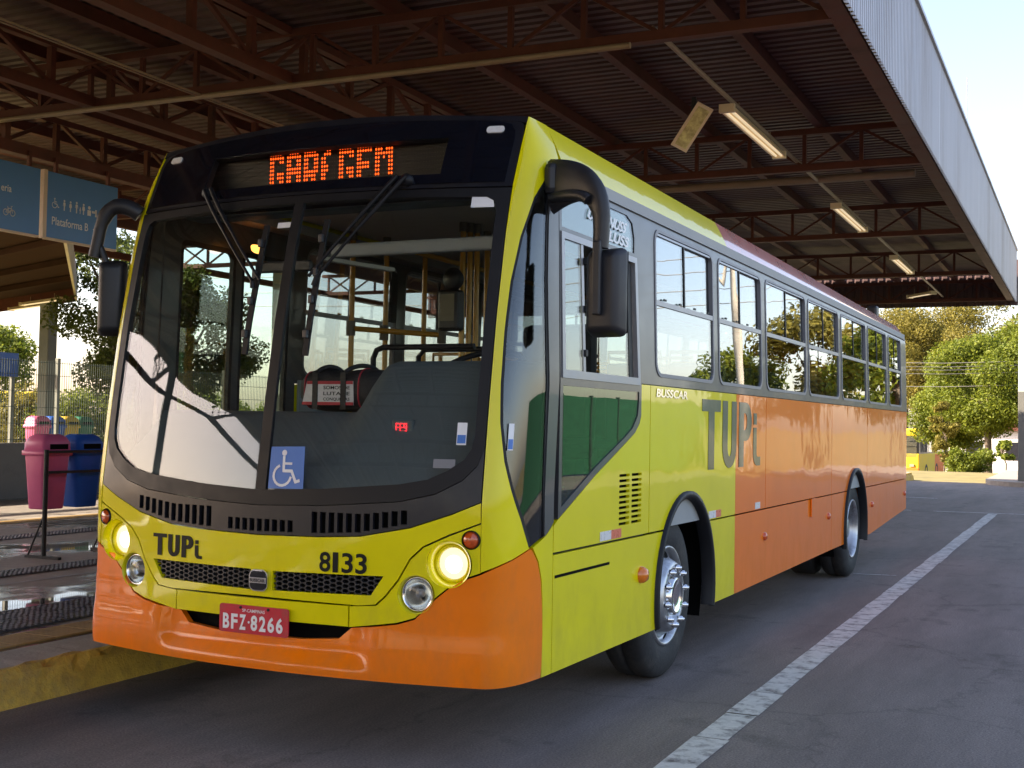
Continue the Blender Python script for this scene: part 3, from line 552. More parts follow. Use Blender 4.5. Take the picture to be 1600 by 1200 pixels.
# driver / door side: side body panels
A1 = circ(2.635, .50, .56, 40, .61); A2 = circ(8.20, .50, .585, 40, .615)
Y, O = 'yellow_paint', 'orange_paint'
for g, S in ((1, SR), (-1, SL)):
    fr_low = [(.622, .915), (1.945, .915), (1.945, 1.752), (1.80, 1.752), (1.80, 1.57), (1.775, 1.53), (1.70, 1.478), (1.55, 1.42), (1.13, 1.262), (.66, 1.062), (.622, 1.04)]
    if g > 0:
        vents = []
        for c_ in range(2):
            for r in range(10): vents.append([(1.475+c_*.19, .985+r*.0288), (1.475+c_*.19+.155, .985+r*.0288), (1.475+c_*.19+.155, .985+r*.0288+.015), (1.475+c_*.19, .985+r*.0288+.015)])
        panel('side_panel', fr_low, S, Y, bus, vents, h=.08, th=.02)
        panel('vent_backing', [(1.45, .97), (1.85, .97), (1.85, 1.30), (1.45, 1.30)], S, 'dark_void', bus, h=.2, th=.01, off=-.03)
        panel('skirt_panel', [(.622, .35), (2.2, .35), (2.2, .903), (.622, .903)], S, Y, bus, [A1], h=.08, th=.02)
    panel('side_panel', [(1.955, .915), (3.728, .915), (3.728, 1.752), (1.955, 1.752)], S, Y, bus, [A1], h=.08, th=.02)
    for a, b in ((3.732, 4.555), (4.565, 6.995), (7.005, 8.835), (8.845, L)): panel('side_panel', [(a, .915), (b, .915), (b, 1.752), (a, 1.752)], S, O, bus, [A2], h=.1, th=.02)
    panel('skirt_panel', [(3.1, .36), (3.728, .363), (3.728, .905), (3.0, .905)], S, Y, bus, [A1], h=.08, th=.02)
    panel('skirt_panel', [(3.732, .363), (7.0, .395), (7.0, .905), (3.732, .905)], S, O, bus, h=.12, th=.02)
    panel('skirt_panel', [(7.01, .395), (7.9, .40), (7.9, .905), (7.01, .905)], S, O, bus, [A2], h=.08, th=.02)
    panel('skirt_panel', [(8.6, .40), (9.05, .395), (9.9, .44), (10.8, .49), (L, .53), (L, .905), (8.6, .905)], S, O, bus, [A2], h=.1, th=.02)
    for A in (A1, A2):
        pts = [(y, z) for y, z in A if z > .36]; k0 = max(range(len(A)), key=lambda i: 0 if A[i][1] <= .36 else 0)
        cy_ = 2.635 if A is A1 else 8.20; aa, bb = (.56, .61) if A is A1 else (.585, .615); band = []; mb = MB(); N = 30
        for i in range(N+1):
            t = R(-14+208*i/N); c_, s_ = math.cos(t), math.sin(t)
            for k_, (dr, ox) in enumerate(((.012, -.02), (.014, .022), (-.014, .026), (-.032, .012), (-.032, -.06))): band.append(Vector((g*(1.25+ox), cy_+(aa+dr)*c_, .50+(bb+dr)*s_)))
        mb.add(band, [(i*5+k, i*5+k+1, i*5+k+6, i*5+k+5) for i in range(N) for k in range(4)], True); mb.build('wheel_arch_trim', 'black_rubber', bus)
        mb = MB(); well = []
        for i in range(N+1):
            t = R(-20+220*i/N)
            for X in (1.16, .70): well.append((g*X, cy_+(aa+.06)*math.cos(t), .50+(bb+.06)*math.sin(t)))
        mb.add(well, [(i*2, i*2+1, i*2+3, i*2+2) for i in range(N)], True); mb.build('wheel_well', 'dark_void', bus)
    # window band
    wins = [(2.03, 3.19), (3.30, 4.43), (4.555, 5.92), (6.01, 7.33), (7.46, 8.78), (8.90, 10.10), (10.25, 11.19)]
    if g < 0: wins = [(2.03, 3.19)]+wins[1:]
    holes = [rrect(a, 1.805, b, 2.675, .09) for a, b in wins]
    if g > 0:
        dh1 = [(.70, 2.475), (1.70, 2.475), (1.705, 2.56), (1.68, 2.64), (1.60, 2.675), (.90, 2.675), (.70, 2.60)]; dh2 = [(.70, 1.765), (1.745, 1.765), (1.71, 2.435), (.70, 2.435)]
        dh3 = [(.70, 1.125), (1.13, 1.305), (1.53, 1.45), (1.66, 1.505), (1.74, 1.575), (1.757, 1.65), (1.757, 1.708), (.70, 1.708)]
        bandp = [(.665, 1.07), (1.13, 1.267), (1.55, 1.425), (1.70, 1.482), (1.77, 1.535), (1.795, 1.58), (1.795, 1.757), (L, 1.757), (L, 2.735), (.71, 2.735), (.67, 2.60)]
        holes += [dh1, dh2, dh3]
    else:
        dh = [rrect(.80, .62, 1.30, 2.55, .05), rrect(1.36, .62, 1.86, 2.55, .05)]
        bandp = [(.66, .36), (1.95, .36), (1.95, 1.757), (L, 1.757), (L, 2.735), (.71, 2.735), (.66, 2.60)]; holes += dh
    panel('window_band', bandp, S, 'window_band', bus, holes, h=.11, th=.03, off=.002)
    for i, (a, b) in enumerate(wins):
        w = panel('side_window', rrect(a, 1.805, b, 2.675, .09), S, 'seal_grey', bus, [rrect(a+.022, 1.827, b-.022, 2.653, .07)], h=.2, th=.03, off=.007)
        ym = a+(b-a)*(.485)
        panel('window_rail', [(a+.02, 2.222), (b-.02, 2.222), (b-.02, 2.252), (a+.02, 2.252)], S, 'alu_frame', w, h=.4, th=.025, off=.006)
        panel('window_rail', [(a+.06, 2.632), (b-.06, 2.632), (b-.06, 2.647), (a+.06, 2.647)], S, 'alu_frame', w, h=.4, th=.02, off=.004)
        panel('window_mullion', [(ym-.010, 2.252), (ym+.010, 2.252), (ym+.010, 2.64), (ym-.010, 2.64)], S, 'black_rubber', w, h=.4, th=.02, off=.002)
        panel('pane', [(a+.02, 2.252), (ym, 2.252), (ym, 2.65), (a+.05, 2.65), (a+.02, 2.60)], S, 'window_glass', w, h=.3, th=.005, off=-.004)
        panel('pane', [(ym-.01, 2.252), (b-.10, 2.252), (b-.10, 2.64), (ym-.01, 2.64)], S, 'window_glass', w, h=.3, th=.005, off=-.014)
        panel('window_mullion', [(b-.105, 2.252), (b-.022, 2.252), (b-.03, 2.62), (b-.105, 2.64)], S, 'black_rubber', w, h=.3, th=.02, off=-.02)
        panel('pane', [(a+.02, 1.88), (a+.06, 1.826), (b-.06, 1.826), (b-.02, 1.88), (b-.02, 2.224), (a+.02, 2.224)], S, 'window_glass', w, h=.3, th=.005, off=-.002)
        for k in range(4): bx('window_catch', (g*(Wz(2.24)+.002), a+.15+k*(b-a-.3)/3, 2.256), (g*(Wz(2.24)+.010), a+.19+k*(b-a-.3)/3, 2.268), 'black_rubber', w)
    # cove, gutter
    panel('gutter', [(.72, 2.738), (L, 2.738), (L, 2.752), (.72, 2.752)], S, 'rust_gutter', bus, h=.5, th=.03, off=.012)
    panel('roof_cove', [(.75, 2.755), (3.6, 2.755), (3.6, 2.985), (.75, 2.985)], S, Y, bus, h=.05, th=.02); panel('roof_cove', [(3.6, 2.755), (L, 2.755), (L, 2.985), (3.6, 2.985)], S, 'roof_orange', bus, h=.06, th=.02)
# driver window details
dw = panel('driver_window_frame', [(y, z) for y, z in [(.685, 1.745), (1.765, 1.745), (1.728, 2.452), (.685, 2.452)]], SR, 'alu_frame', bus, [[(.72, 1.785), (1.725, 1.785), (1.695, 2.42), (.72, 2.42)]], h=.2, th=.03, off=.008)
panel('pane', [(.715, 1.78), (.965, 1.78), (.945, 2.425), (.715, 2.425)], SR, 'driver_glass', dw, h=.3, th=.005, off=0); panel('pane', [(1.215, 1.78), (1.65, 1.78), (1.63, 2.425), (1.215, 2.425)], SR, 'driver_glass', dw, h=.3, th=.005, off=-.015)
panel('window_mullion', [(.95, 1.785), (.98, 1.785), (.962, 2.42), (.932, 2.42)], SR, 'alu_frame', dw, h=.3, th=.015, off=.004); panel('window_mullion', [(1.64, 1.785), (1.70, 1.785), (1.68, 2.42), (1.62, 2.42)], SR, 'black_rubber', dw, h=.3, th=.015, off=-.012)
for z in (1.86, 2.08, 2.32): bx('window_latch', (1.232, .955, z), (1.262, .985, z+.035), 'black_rubber', dw, .004)
up = panel('upper_pane', dh1, SR, 'driver_glass', bus, h=.2, th=.005, off=-.003)
text_on('pane_lettering', 'URBANUSS', 1.02, 2.565, 1.56, 2.625, SR, 'white_print', up, .002, .03, .08); text_on('pane_lettering', 'PLUSS', 1.24, 2.492, 1.60, 2.55, SR, 'white_print', up, .002, .03, .08)
panel('lower_pane', dh3, SR, 'green_glass', bus, h=.2, th=.005, off=-.003)
# entrance door of the far side
for q in (rrect(.80, .62, 1.30, 2.55, .05), rrect(1.36, .62, 1.86, 2.55, .05)):
    d = panel('door_leaf', q, SL, 'black_rubber', bus, [[(y*.90+.10*sum(p[0] for p in q)/len(q), z*.97+.03*1.6) for y, z in q]], h=.2, th=.03, off=.004); panel('door_glass', q, SL, 'driver_glass', d, h=.3, th=.005, off=-.01)
panel('skirt_panel', [(1.95, .36), (2.2, .36), (2.2, .905), (1.95, .905)], SL, Y, bus, [A1], h=.08, th=.02)
# side lettering and trim
tupi('side_lettering', 2.93, 1.242, 4.385, 1.70, SR, 'green_print', bus, .003)
text_on('maker_lettering', 'BUSSCAR', 2.04, 1.688, 2.62, 1.738, SR, 'chrome', bus, .004, .03, .02)
for a, b, m in ((1.205, 1.36, 'reflector_white'), (1.36, 1.508, 'reflector_red'), (3.10, 3.26, 'reflector_white'), (3.26, 3.38, 'reflector_red'), (4.26, 4.40, 'reflector_white')): panel('reflector', [(a, .922), (b, .922), (b, .97), (a, .97)], SR, m, bus, h=.2, th=.002, off=.003)
panel('skirt_slot', [(.64, .792), (1.345, .792), (1.345, .806), (.64, .806)], SR, 'dark_void', bus, h=.4, th=.002, off=.002)
panel('flap', [(6.10, .755), (6.27, .755), (6.27, .912), (6.10, .912)], SR, O, bus, h=.1, th=.012, off=.016)
for y, z in ((4.54, .702), (6.86, .716), (9.14, .709), (11.45, .73)):
    MB().lathe([(-.005, .032), (.012, .03), (.022, .018), (.024, .001)], (1.25, y, z), (1, 0, 0), 16).build('side_marker', 'red_lens', bus)
MB().lathe([(-.005, .048), (.02, .045), (.04, .03), (.046, .001)], (1.25, 1.828, .689), (1, 0, 0), 20).build('side_turn_signal', 'amber_lens', bus)
panel('post_sticker', [(1.275, 1.40), (1.315, 1.40), (1.315, 1.52), (1.275, 1.52)], fs, 'white_print', bus, h=.05, th=.001, off=.003)
panel('post_sticker_band', [(1.278, 1.405), (1.312, 1.405), (1.312, 1.45), (1.278, 1.45)], fs, 'sticker_blue', bus, h=.05, th=.001, off=.0042)
# roof
rx = list(np.linspace(-1.115, 1.115, 25)); rz = lambda x: 2.985+.10*(1-(abs(x)/1.115)**2.2)
rv_, mi = [], []; vv_ = [0, .015, .04, .08, .14, .22, .32, .5, .8, 1.2, 2.0, 2.9, 3.6-.5, 4.5, 6, 8, 10, 10.9, L-.5]
for v in vv_:
    for x in rx:
        z0 = rz(x)-.05*(1-min(1, v/.32))**2*(1-(abs(x)/1.115)**4); yf = surf(x, min(z0, 3.06)).y+.004; y = yf+(L-yf)*v/(L-.5); rv_.append((x, y, z0+droop(y, 2.985)))
n = len(rx); fr_ = []; ms = []
for j in range(len(vv_)-1):
    for i in range(n-1): fr_.append((j*n+i, j*n+i+1, (j+1)*n+i+1, (j+1)*n+i)); ms.append(0 if vv_[j] < .14 else (1 if vv_[j] < 3.0 else 2))
me = bpy.data.meshes.new('roof'); me.from_pydata(rv_, [], fr_)
for m in ('charcoal', Y, 'roof_orange'): me.materials.append(MATS[m])
me.polygons.foreach_set('material_index', ms); me.polygons.foreach_set('use_smooth', [True]*len(fr_)); me.update(); link('roof', me, None, bus)
panel('roof_lip', mirror([(0, 3.012)]+[(x, 3.010-.05*(x/1.1)**2) for x in np.linspace(.1, 1.06, 9)]+[(1.108, 2.952), (1.112, 2.985)]+[(x, rz(x)-.048*(1-(x/1.115)**4)+.004) for x in np.linspace(1.08, 0, 12)]), fs, 'charcoal', bus, h=.06, th=.02, off=.002)
mb = MB().lathe([(0, .10), (.02, .10), (.08, .085), (.14, .05), (.16, .001)], (.62, 11.0, 2.92), (0, 0, 1), 16).build('roof_ventilator', 'black_plastic', bus)
bx('roof_horn', (.82, 11.15, 2.84), (.95, 11.32, 3.08), 'black_plastic', bus, .03)
# rear wall and underbody
panel('rear_wall', [(-1.22, .55), (1.22, .55), (1.24, 1.7), (1.20, 2.6), (1.08, 2.85), (0, 2.95), (-1.08, 2.85), (-1.20, 2.6), (-1.24, 1.7)], lambda u, v, o=0: Vector((u, L+.005+o, v)), O, bus, h=.4, th=.03)
bx('chassis', (-1.05, .5, .42), (1.05, 11.3, .62), 'dark_void', bus); bx('cabin_floor', (-1.2, .25, .86), (1.2, 2.0, .92), 'floor_dark', bus); bx('cabin_floor', (-.68, 2.0, .86), (.68, L-.1, .92), 'floor_dark', bus)
for g in (-1, 1):
    bx('inner_lining', (g*1.205, 1.98, .92), (g*1.222, L-.1, 1.78), 'cabin_grey', bus)
bx('cabin_ceiling', (-1.08, .75, 2.80), (1.08, L-.1, 2.83), 'ceiling_grey', bus)
for g in (-1, 1): MB().beam((g*1.14, .75, 2.74), (g*1.14, L-.1, 2.70), .18, .06).build('ceiling_duct', 'cabin_grey', bus)
# ---- wheels
def wheel(y, g, dual):
    Cx = g*1.19; ax = (g, 0, 0); C = Vector((Cx, y, .495))
    t = MB().lathe([(-.27, .30), (-.275, .40), (-.26, .462), (-.235, .488), (-.20, .494), (-.145, .494), (-.14, .484), (-.13, .484), (-.125, .494), (-.07, .494), (-.035, .488), (-.012, .465), (.006, .40), (.004, .345), (-.004, .315), (-.012, .30)], C, ax, 64).build('tyre', 'tyre_rubber', bus)
    if not dual:
        MB().lathe([(-.012, .302), (.002, .298), (.0, .285), (-.03, .272), (-.05, .262), (-.04, .25), (.0, .225), (.035, .205), (.045, .185), (.046, .155), (.025, .15), (.01, .11), (.01, .001)], C, ax, 48).build('rim', 'steel_rim', t)
        MB().lathe([(.01, .12), (.058, .112), (.066, .098), (.05, .088), (.055, .03), (.055, .001)], C, ax, 32).build('hub', 'chrome', t)
        for k in range(10):
            a = 2*math.pi*k/10+.2; q = C+Vector((g*.044, .17*math.cos(a), .17*math.sin(a)))
            MB().lathe([(0, .021), (.026, .020), (.028, .012), (.038, .012), (.040, .001)], q, ax, 6).build('wheel_nut', 'chrome', t)
        for k in range(8):
            a = 2*math.pi*k/8; q = C+Vector((g*-.012, .243*math.cos(a), .243*math.sin(a)))
            MB().lathe([(.0, .027), (.002, .001)], q, (g*1, .42*math.cos(a), .42*math.sin(a)), 12).build('hand_hole', 'dark_void', t)
    else:
        MB().lathe([(-.012, .302), (.002, .298), (.0, .285), (-.05, .27), (-.10, .262), (-.14, .24), (-.15, .19), (-.15, .12), (-.11, .11), (-.05, .10), (-.045, .08), (-.045, .001)], C, ax, 48).build('rim', 'steel_rim', t)
        for k in range(10):
            a = 2*math.pi*k/10+.2; q = C+Vector((-g*.15, .155*math.cos(a), .155*math.sin(a))); MB().lathe([(0, .018), (.03, .018), (.035, .001)], q, ax, 6).build('wheel_nut', 'steel_rim', t)
        MB().lathe([(-.62, .30), (-.61, .46), (-.57, .492), (-.38, .492), (-.34, .46), (-.33, .30)], C, ax, 48).build('inner_tyre', 'tyre_rubber', t)
for g in (-1, 1): wheel(2.47, g, False); wheel(8.38, g, True)
MB().beam((-1, 2.47, .495), (1, 2.47, .495), .14, .14).build('axle', 'dark_void', bus); MB().beam((-1, 8.38, .495), (1, 8.38, .495), .2, .2).build('axle', 'dark_void', bus)
# ---- mirrors
def bez(p, n=14):
    p = [Vector(q) for q in p]; return [p[0]*(1-t)**3+p[1]*3*t*(1-t)**2+p[2]*3*t*t*(1-t)+p[3]*t**3 for t in [i/n for i in range(n+1)]]
def mirror_head(c, w, d, h, rz, nm, par):
    o = MB(); bm = bmesh.new(); bmesh.ops.create_cube(bm, size=1)
    for q in bm.verts: q.co = Vector((q.co.x*w*(1 if q.co.y > 0 else .78), q.co.y*d, q.co.z*h*(1 if q.co.y > 0 else .86)))
    bmesh.ops.bevel(bm, geom=bm.edges[:], offset=.032, segments=4, affect='EDGES', profile=.5); bm.verts.index_update()
    M_ = Matrix.Translation(c)@Matrix.Rotation(rz, 4, 'Z'); o.add([M_@q.co for q in bm.verts], [[q.index for q in f.verts] for f in bm.faces], True); bm.free(); ob = o.build(nm, 'black_plastic', par)
    for f in ob.data.polygons: f.use_smooth = True
    x, z = w*.44, h*.44; mk('mirror_face', [M_@Vector(q) for q in ((-x, d/2+.002, -z), (x, d/2+.002, -z), (x, d/2+.002, z), (-x, d/2+.002, z))], [(0, 1, 2, 3)], 'mirror_glass', ob); return ob
# driver mirror: bracket above quarter glass, arm hooking out and down
bx('mirror_bracket', (1.205, .52, 2.60), (1.275, .74, 2.755), 'black_plastic', bus, .03)
arm = bez([(1.23, .58, 2.645), (1.36, .53, 2.66), (1.49, .51, 2.655), (1.515, .505, 2.47)], 18)+[Vector((1.515, .505, 2.40)), Vector((1.512, .505, 2.33))]
rings = []; N_ = 12
for i_, p_ in enumerate(arm):
    d_ = (arm[min(i_+1, len(arm)-1)]-arm[max(i_-1, 0)]).normalized(); o_n = Vector((-.3, -1, 0)).normalized(); o_n = (o_n-d_*o_n.dot(d_)).normalized(); i_n = d_.cross(o_n); f_ = i_/(len(arm)-1)
    ra = .098*(1-f_)**1.2+.036; rb = .036
    rings += [p_+i_n*ra*abs(math.cos(2*math.pi*k/N_))**.8*(1 if math.cos(2*math.pi*k/N_) > 0 else -1)+o_n*rb*math.sin(2*math.pi*k/N_) for k in range(N_)]
mb = MB().add(rings, [(i_*N_+k, i_*N_+(k+1) % N_, (i_+1)*N_+(k+1) % N_, (i_+1)*N_+k) for i_ in range(len(arm)-1) for k in range(N_)], True); mb.add(rings[-N_:], [tuple(range(N_))]); mb.build('mirror_arm', 'black_plastic', bus)
MB().tube(bez([(1.245, .55, 2.585), (1.34, .50, 2.585), (1.42, .48, 2.59), (1.46, .475, 2.55)]), .026, 10).build('mirror_strut', 'black_plastic', bus)
h1 = mirror_head((1.525, .54, 2.13), .205, .10, .425, R(-8), 'mirror_head', bus)
bx('mirror_clamp', (1.49, .455, 2.02), (1.53, .49, 2.36), 'black_plastic', h1, .008)
# door side mirror
q0 = fs(-1.2, 2.62, .01)
arm = bez([q0, q0+Vector((-.05, -.05, .05)), q0+Vector((-.17, -.09, .10)), q0+Vector((-.19, -.11, -.14))])+[q0+Vector((-.205, -.12, -.24))]
MB().tube(arm, [.044]*8+[.040]*4+[.034]*(len(arm)-12), 10).build('mirror_arm', 'black_plastic', bus)
h2 = mirror_head(q0+Vector((-.12, -.07, -.46)), .16, .10, .43, R(35), 'mirror_head', bus)
MB().tube([q0+Vector((-.19, -.11, -.16)), q0+Vector((-.14, -.08, -.30))], .02, 8).build('mirror_clamp', 'black_plastic', h2)
# ---- wipers
def wiper(pv, tip, b0, b1, g):
    off = .035; P0 = fs(*pv, .03); w = MB().lathe([(0, .03), (.03, .028), (.04, .001)], fs(*pv, .005), (0, -1, .15), 12).build('wiper', 'black_rubber', bus)
    K = 8
    for d in (0, .045):
        pts = [fs(pv[0]+d*g+(tip[0]-pv[0])*t, pv[1]+(tip[1]-pv[1])*t+d*.1, off+.01) for t in [i/K for i in range(K+1)]]; MB().tube(pts, [.011]*(K//2)+[.008]*(K+1-K//2), 6).build('wiper_arm', 'black_rubber', w)
    bl = [fs(b0[0]+(b1[0]-b0[0])*t, b0[1]+(b1[1]-b0[1])*t, .018) for t in [i/K for i in range(K+1)]]; mb = MB()
    for a, b in zip(bl, bl[1:]): mb.beam(a, b, .012, .03, (1, 0, 0))
    mb.build('wiper_blade', 'black_rubber', w)
    for t in (.15, .4, .6, .85): q = fs(b0[0]+(b1[0]-b0[0])*t, b0[1]+(b1[1]-b0[1])*t, .04); MB().box(q-Vector((.012, .01, .02)), q+Vector((.012, .01, .02)), .004).build('blade_clip', 'black_plastic', w)
    MB().tube([fs(*tip, .045), fs((b0[0]+b1[0])/2, (b0[1]+b1[1])/2, .04)], .012, 6).build('wiper_arm', 'black_rubber', w)
wiper((-.60, 2.68), (-.15, 2.18), (-.135, 2.47), (-.16, 1.83), 1); wiper((.60, 2.665), (.22, 2.19), (.215, 2.48), (.195, 1.82), -1)
# stickers on the windshield
st = panel('access_sticker', [(.052, 1.196), (.246, 1.199), (.236, 1.396), (.050, 1.391)], fs, 'sticker_blue', bus, h=.1, th=.001, off=.002)
mb = MB(); S2 = lambda x, z: fs(.055+x*.185, 1.20+z*.19, .0045)
def stroke(mb, pts, w, fn, cap=False):
    for (a, b) in zip(pts, pts[1:]):
        d = Vector((b[0]-a[0], b[1]-a[1])).normalized(); n = Vector((-d.y, d.x))*w/2; e = d*w*.3
        mb.add([fn(a[0]-n.x-e.x, a[1]-n.y-e.y), fn(a[0]+n.x-e.x, a[1]+n.y-e.y), fn(b[0]+n.x+e.x, b[1]+n.y+e.y), fn(b[0]-n.x+e.x, b[1]-n.y+e.y)], [(0, 1, 2, 3)])
def disc(mb, c, r, fn, n=14): mb.add([fn(*c)]+[fn(c[0]+r*math.cos(2*math.pi*k/n), c[1]+r*math.sin(2*math.pi*k/n)) for k in range(n)], [(0, 1+k, 1+(k+1) % n) for k in range(n)])
def wheelchair(mb, fn):
    disc(mb, (.40, .86), .075, fn); stroke(mb, [(.40, .76), (.42, .42), (.66, .42), (.80, .16), (.90, .19)], .075, fn); stroke(mb, [(.42, .60), (.64, .60)], .06, fn)
    stroke(mb, [(.36+.0+.26*math.cos(R(a))+.03, .31+.25*math.sin(R(a))) for a in range(115, 351, 18)], .065, fn)
wheelchair(mb, S2); mb.build('access_symbol', 'white_print', st)
for (x, z, w, h, m) in ((1.0, 1.47, .022, .05, 'white_print'), (-.03, 2.475, .055, .014, 'white_print'), (.985, 2.548, .055, .026, 'white_print'), (.93, 1.335, .05, .02, 'seal_grey')):
    s1 = panel('glass_sticker', [(x-w, z-h), (x+w, z-h), (x+w*(.8 if w > .05 and z > 2.5 else 1), z+h), (x-w, z+h)][:4], fs, m, bus, h=.1, th=.001, off=.002)
    if h > .04: panel('sticker_band', [(x-w*.85, z-h*.85), (x+w*.85, z-h*.85), (x+w*.85, z-.005), (x-w*.85, z-.005)], fs, 'sticker_blue', s1, h=.1, th=.001, off=.0035)
# ---- cabin
dash = MB(); dv = []
DX = list(np.linspace(-1.08, 1.08, 37))
def dash_top(x): return 1.56+.26*sstep(.16, .40, x)
for x in DX:
    zt = dash_top(x)
    for y, z in ((yc(1.2)+.115*x*x+.05, 1.15), (yc(1.28)+.115*x*x+.06, 1.27), (.36+.05*x*x, 1.42 if x < .1 else 1.42+.06*sstep(.16, .4, x)), (.50+.03*x*x, zt-.035), (.56, zt), (.90, zt+.005), (.93, zt-.04), (.93, .95)): dv.append((x, y, z))
K = 8; dash.add(dv, [(i*K+k, i*K+k+1, (i+1)*K+k+1, (i+1)*K+k) for i in range(len(DX)-1) for k in range(K-1)], True); dash.build('dashboard', 'dash_grey', bus)
bx('dash_clock', (.50, .47, 1.60), (.66, .50, 1.655), 'black_gloss', bus)
# clock digits stand on the dash face
q = aty(644, 668, .47); mbk = MB()
for k, segs in enumerate(((1, 1, 0, 1, 1, 0, 1), (1, 1, 0, 1, 1, 0, 1), (1, 1, 1, 1, 0, 1, 1))):
    ox = q[0]-.03+k*.022; oz = q[2]-.018; SG = [((0, .036), (.013, .036)), ((0, .018), (0, .036)), ((.013, .018), (.013, .036)), ((0, .018), (.013, .018)), ((0, 0), (0, .018)), ((.013, 0), (.013, .018)), ((0, 0), (.013, 0))]
    for on, (a, b) in zip(segs, SG):
        if on: stroke(mbk, [(ox+a[0], oz+a[1]), (ox+b[0], oz+b[1])], .005, lambda x, z: Vector((x, q[1]-.10, z)))
mbk.build('clock_digits', 'led_clock', bus)
bx('clock_housing', (q[0]-.06, q[1]-.095, q[2]-.04), (q[0]+.06, q[1]+.06, q[2]+.04), 'dash_grey', bus, .01)
# steering wheel, driver seat, partition
tl = Matrix.Translation((.62, 1.06, 1.80))@Matrix.Rotation(R(28), 4, 'X'); ringp = [tl@Vector((.23*math.cos(2*math.pi*k/28), .23*math.sin(2*math.pi*k/28), 0)) for k in range(28)]
sw = MB().tube(ringp, .016, 8, True).build('steering_wheel', 'black_rubber', bus)
for a in (30, 150, 270): MB().tube([tl@Vector((0, 0, -.04)), tl@Vector((.225*math.cos(R(a)), .225*math.sin(R(a)), 0))], .014, 6).build('wheel_spoke', 'black_rubber', sw)
MB().tube([tl@Vector((0, 0, 0)), (.62, .85, 1.45)], .035, 8).build('steering_column', 'black_plastic', sw)
seat = bx('driver_seat', (.36, 1.55, 1.32), (.88, 2.05, 1.45), 'black_rubber', bus, .04); bx('driver_backrest', (.38, 2.02, 1.40), (.86, 2.14, 2.12), 'black_rubber', seat, .05)
MB().tube([(.0, .98, 1.62), (.0, .98, 1.86), (.02, .98, 1.905), (.06, .98, 1.92), (.62, .98, 1.92)], .016, 8).build('dash_handrail', 'black_rubber', bus)
MB().tube([(-.02, 1.5, 1.4), (-.02, 1.5, 1.90), (.02, 1.5, 1.94), (.5, 1.5, 1.94)], .016, 8).build('dash_handrail', 'black_rubber', bus)
bx('sun_blind', (-.12, .72, 2.385), (.98, .78, 2.455), 'cabin_grey', bus, .015); bx('header_beam', (-1.05, .62, 2.62), (1.05, .80, 2.80), 'dash_grey', bus, .03)
bx('destination_box', (-1.0, .56, 2.64), (1.0, .80, 2.90), 'dark_void', bus)
def pole(x, y, z0, z1): 
    o = MB().tube([(x, y, z0), (x, y, z1)], .019, 10).build('grab_pole', 'pole_yellow', bus); MB().tube([(x, y, z1-.06), (x, y, z1-.0)], .028, 8).build('pole_joint', 'joint_grey', o)
for px_, y in ((550, 2.3), (603, 2.6), (630, 3.4), (663, 3.0), (722, 2.2), (733, 2.25), (744, 2.3), (690, 4.2), (760, 2.6)):
    q = aty(px_, 470, y); pole(q[0], y, .92, 2.80)
ra = aty(548, 513, 2.3); rb = aty(692, 524, 2.6); MB().tube([ra, rb], .019, 10).build('grab_rail', 'pole_yellow', bus)
for q in (aty(548, 513, 2.3), aty(600, 520, 2.45), aty(690, 525, 2.6)): MB().tube([Vector(q)-Vector((0, 0, .05)), Vector(q)+Vector((0, 0, .05))], .032, 8).build('pole_joint', 'joint_grey', bus)
for g in (-1, 1): MB().tube([(g*.45, 2.2, 2.62), (g*.45, 10.8, 2.58)], .018, 8).build('ceiling_rail', 'pole_yellow', bus)
q = aty(707, 488, 2.15); v_ = bx('fare_validator', (q[0]-.075, 2.08, q[2]-.12), (q[0]+.075, 2.18, q[2]+.14), 'black_plastic', bus, .02); bx('validator_screen', (q[0]-.05, 2.076, q[2]-.06), (q[0]+.05, 2.082, q[2]+.11), 'joint_grey', v_)
q = aty(711, 437, 2.15); MB().lathe([(0, .065), (.03, .075), (.06, .05), (.065, .001)], q, (0, -1, 0), 20).build('camera_dome', 'black_plastic', bus)
sA = MB().box((-.22, -.21, 0), (.22, .21, .07), .02).build('passenger_seat', 'seat_blue', bus); sB = MB().box((-.21, .17, .05), (.21, .22, .62), .02).build('seat_back', 'seat_blue', sA); sC = MB().tube([(-.2, .195, .55), (-.2, .195, .70), (.2, .195, .70), (.2, .195, .55)], .014, 6).build('seat_handle', 'pole_yellow', sA); sD = MB().box((-.05, -.1, -.40), (.05, .1, 0)).build('seat_pedestal', 'cabin_grey', sA)
first = True
for r in range(10):
    for x in (-.97, -.50, .50, .97):
        y = 3.5+r*.74
        if first: a = sA; first = False
        else:
            a = sA.copy(); COL.objects.link(a); a.parent = bus
            for ch in (sB, sC, sD): k = ch.copy(); COL.objects.link(k); k.parent = a
        a.location = (x, y, 1.35)
MB().beam((-.35, .95, 2.42), (-.15, 1.4, 2.40), .05, .02).build('cabin_lamp_strip', 'ceiling_grey', bus)
q = aty(401, 390, 1.3); MB().lathe([(-.01, .04), (.01, .03), (.014, .001)], q, (0, -.5, -1), 14).build('cabin_lamp', 'cabin_lamp', bus)
bx('inner_mirror', (-.52, .60, 2.30), (-.16, .63, 2.36), 'black_plastic', bus, .01)
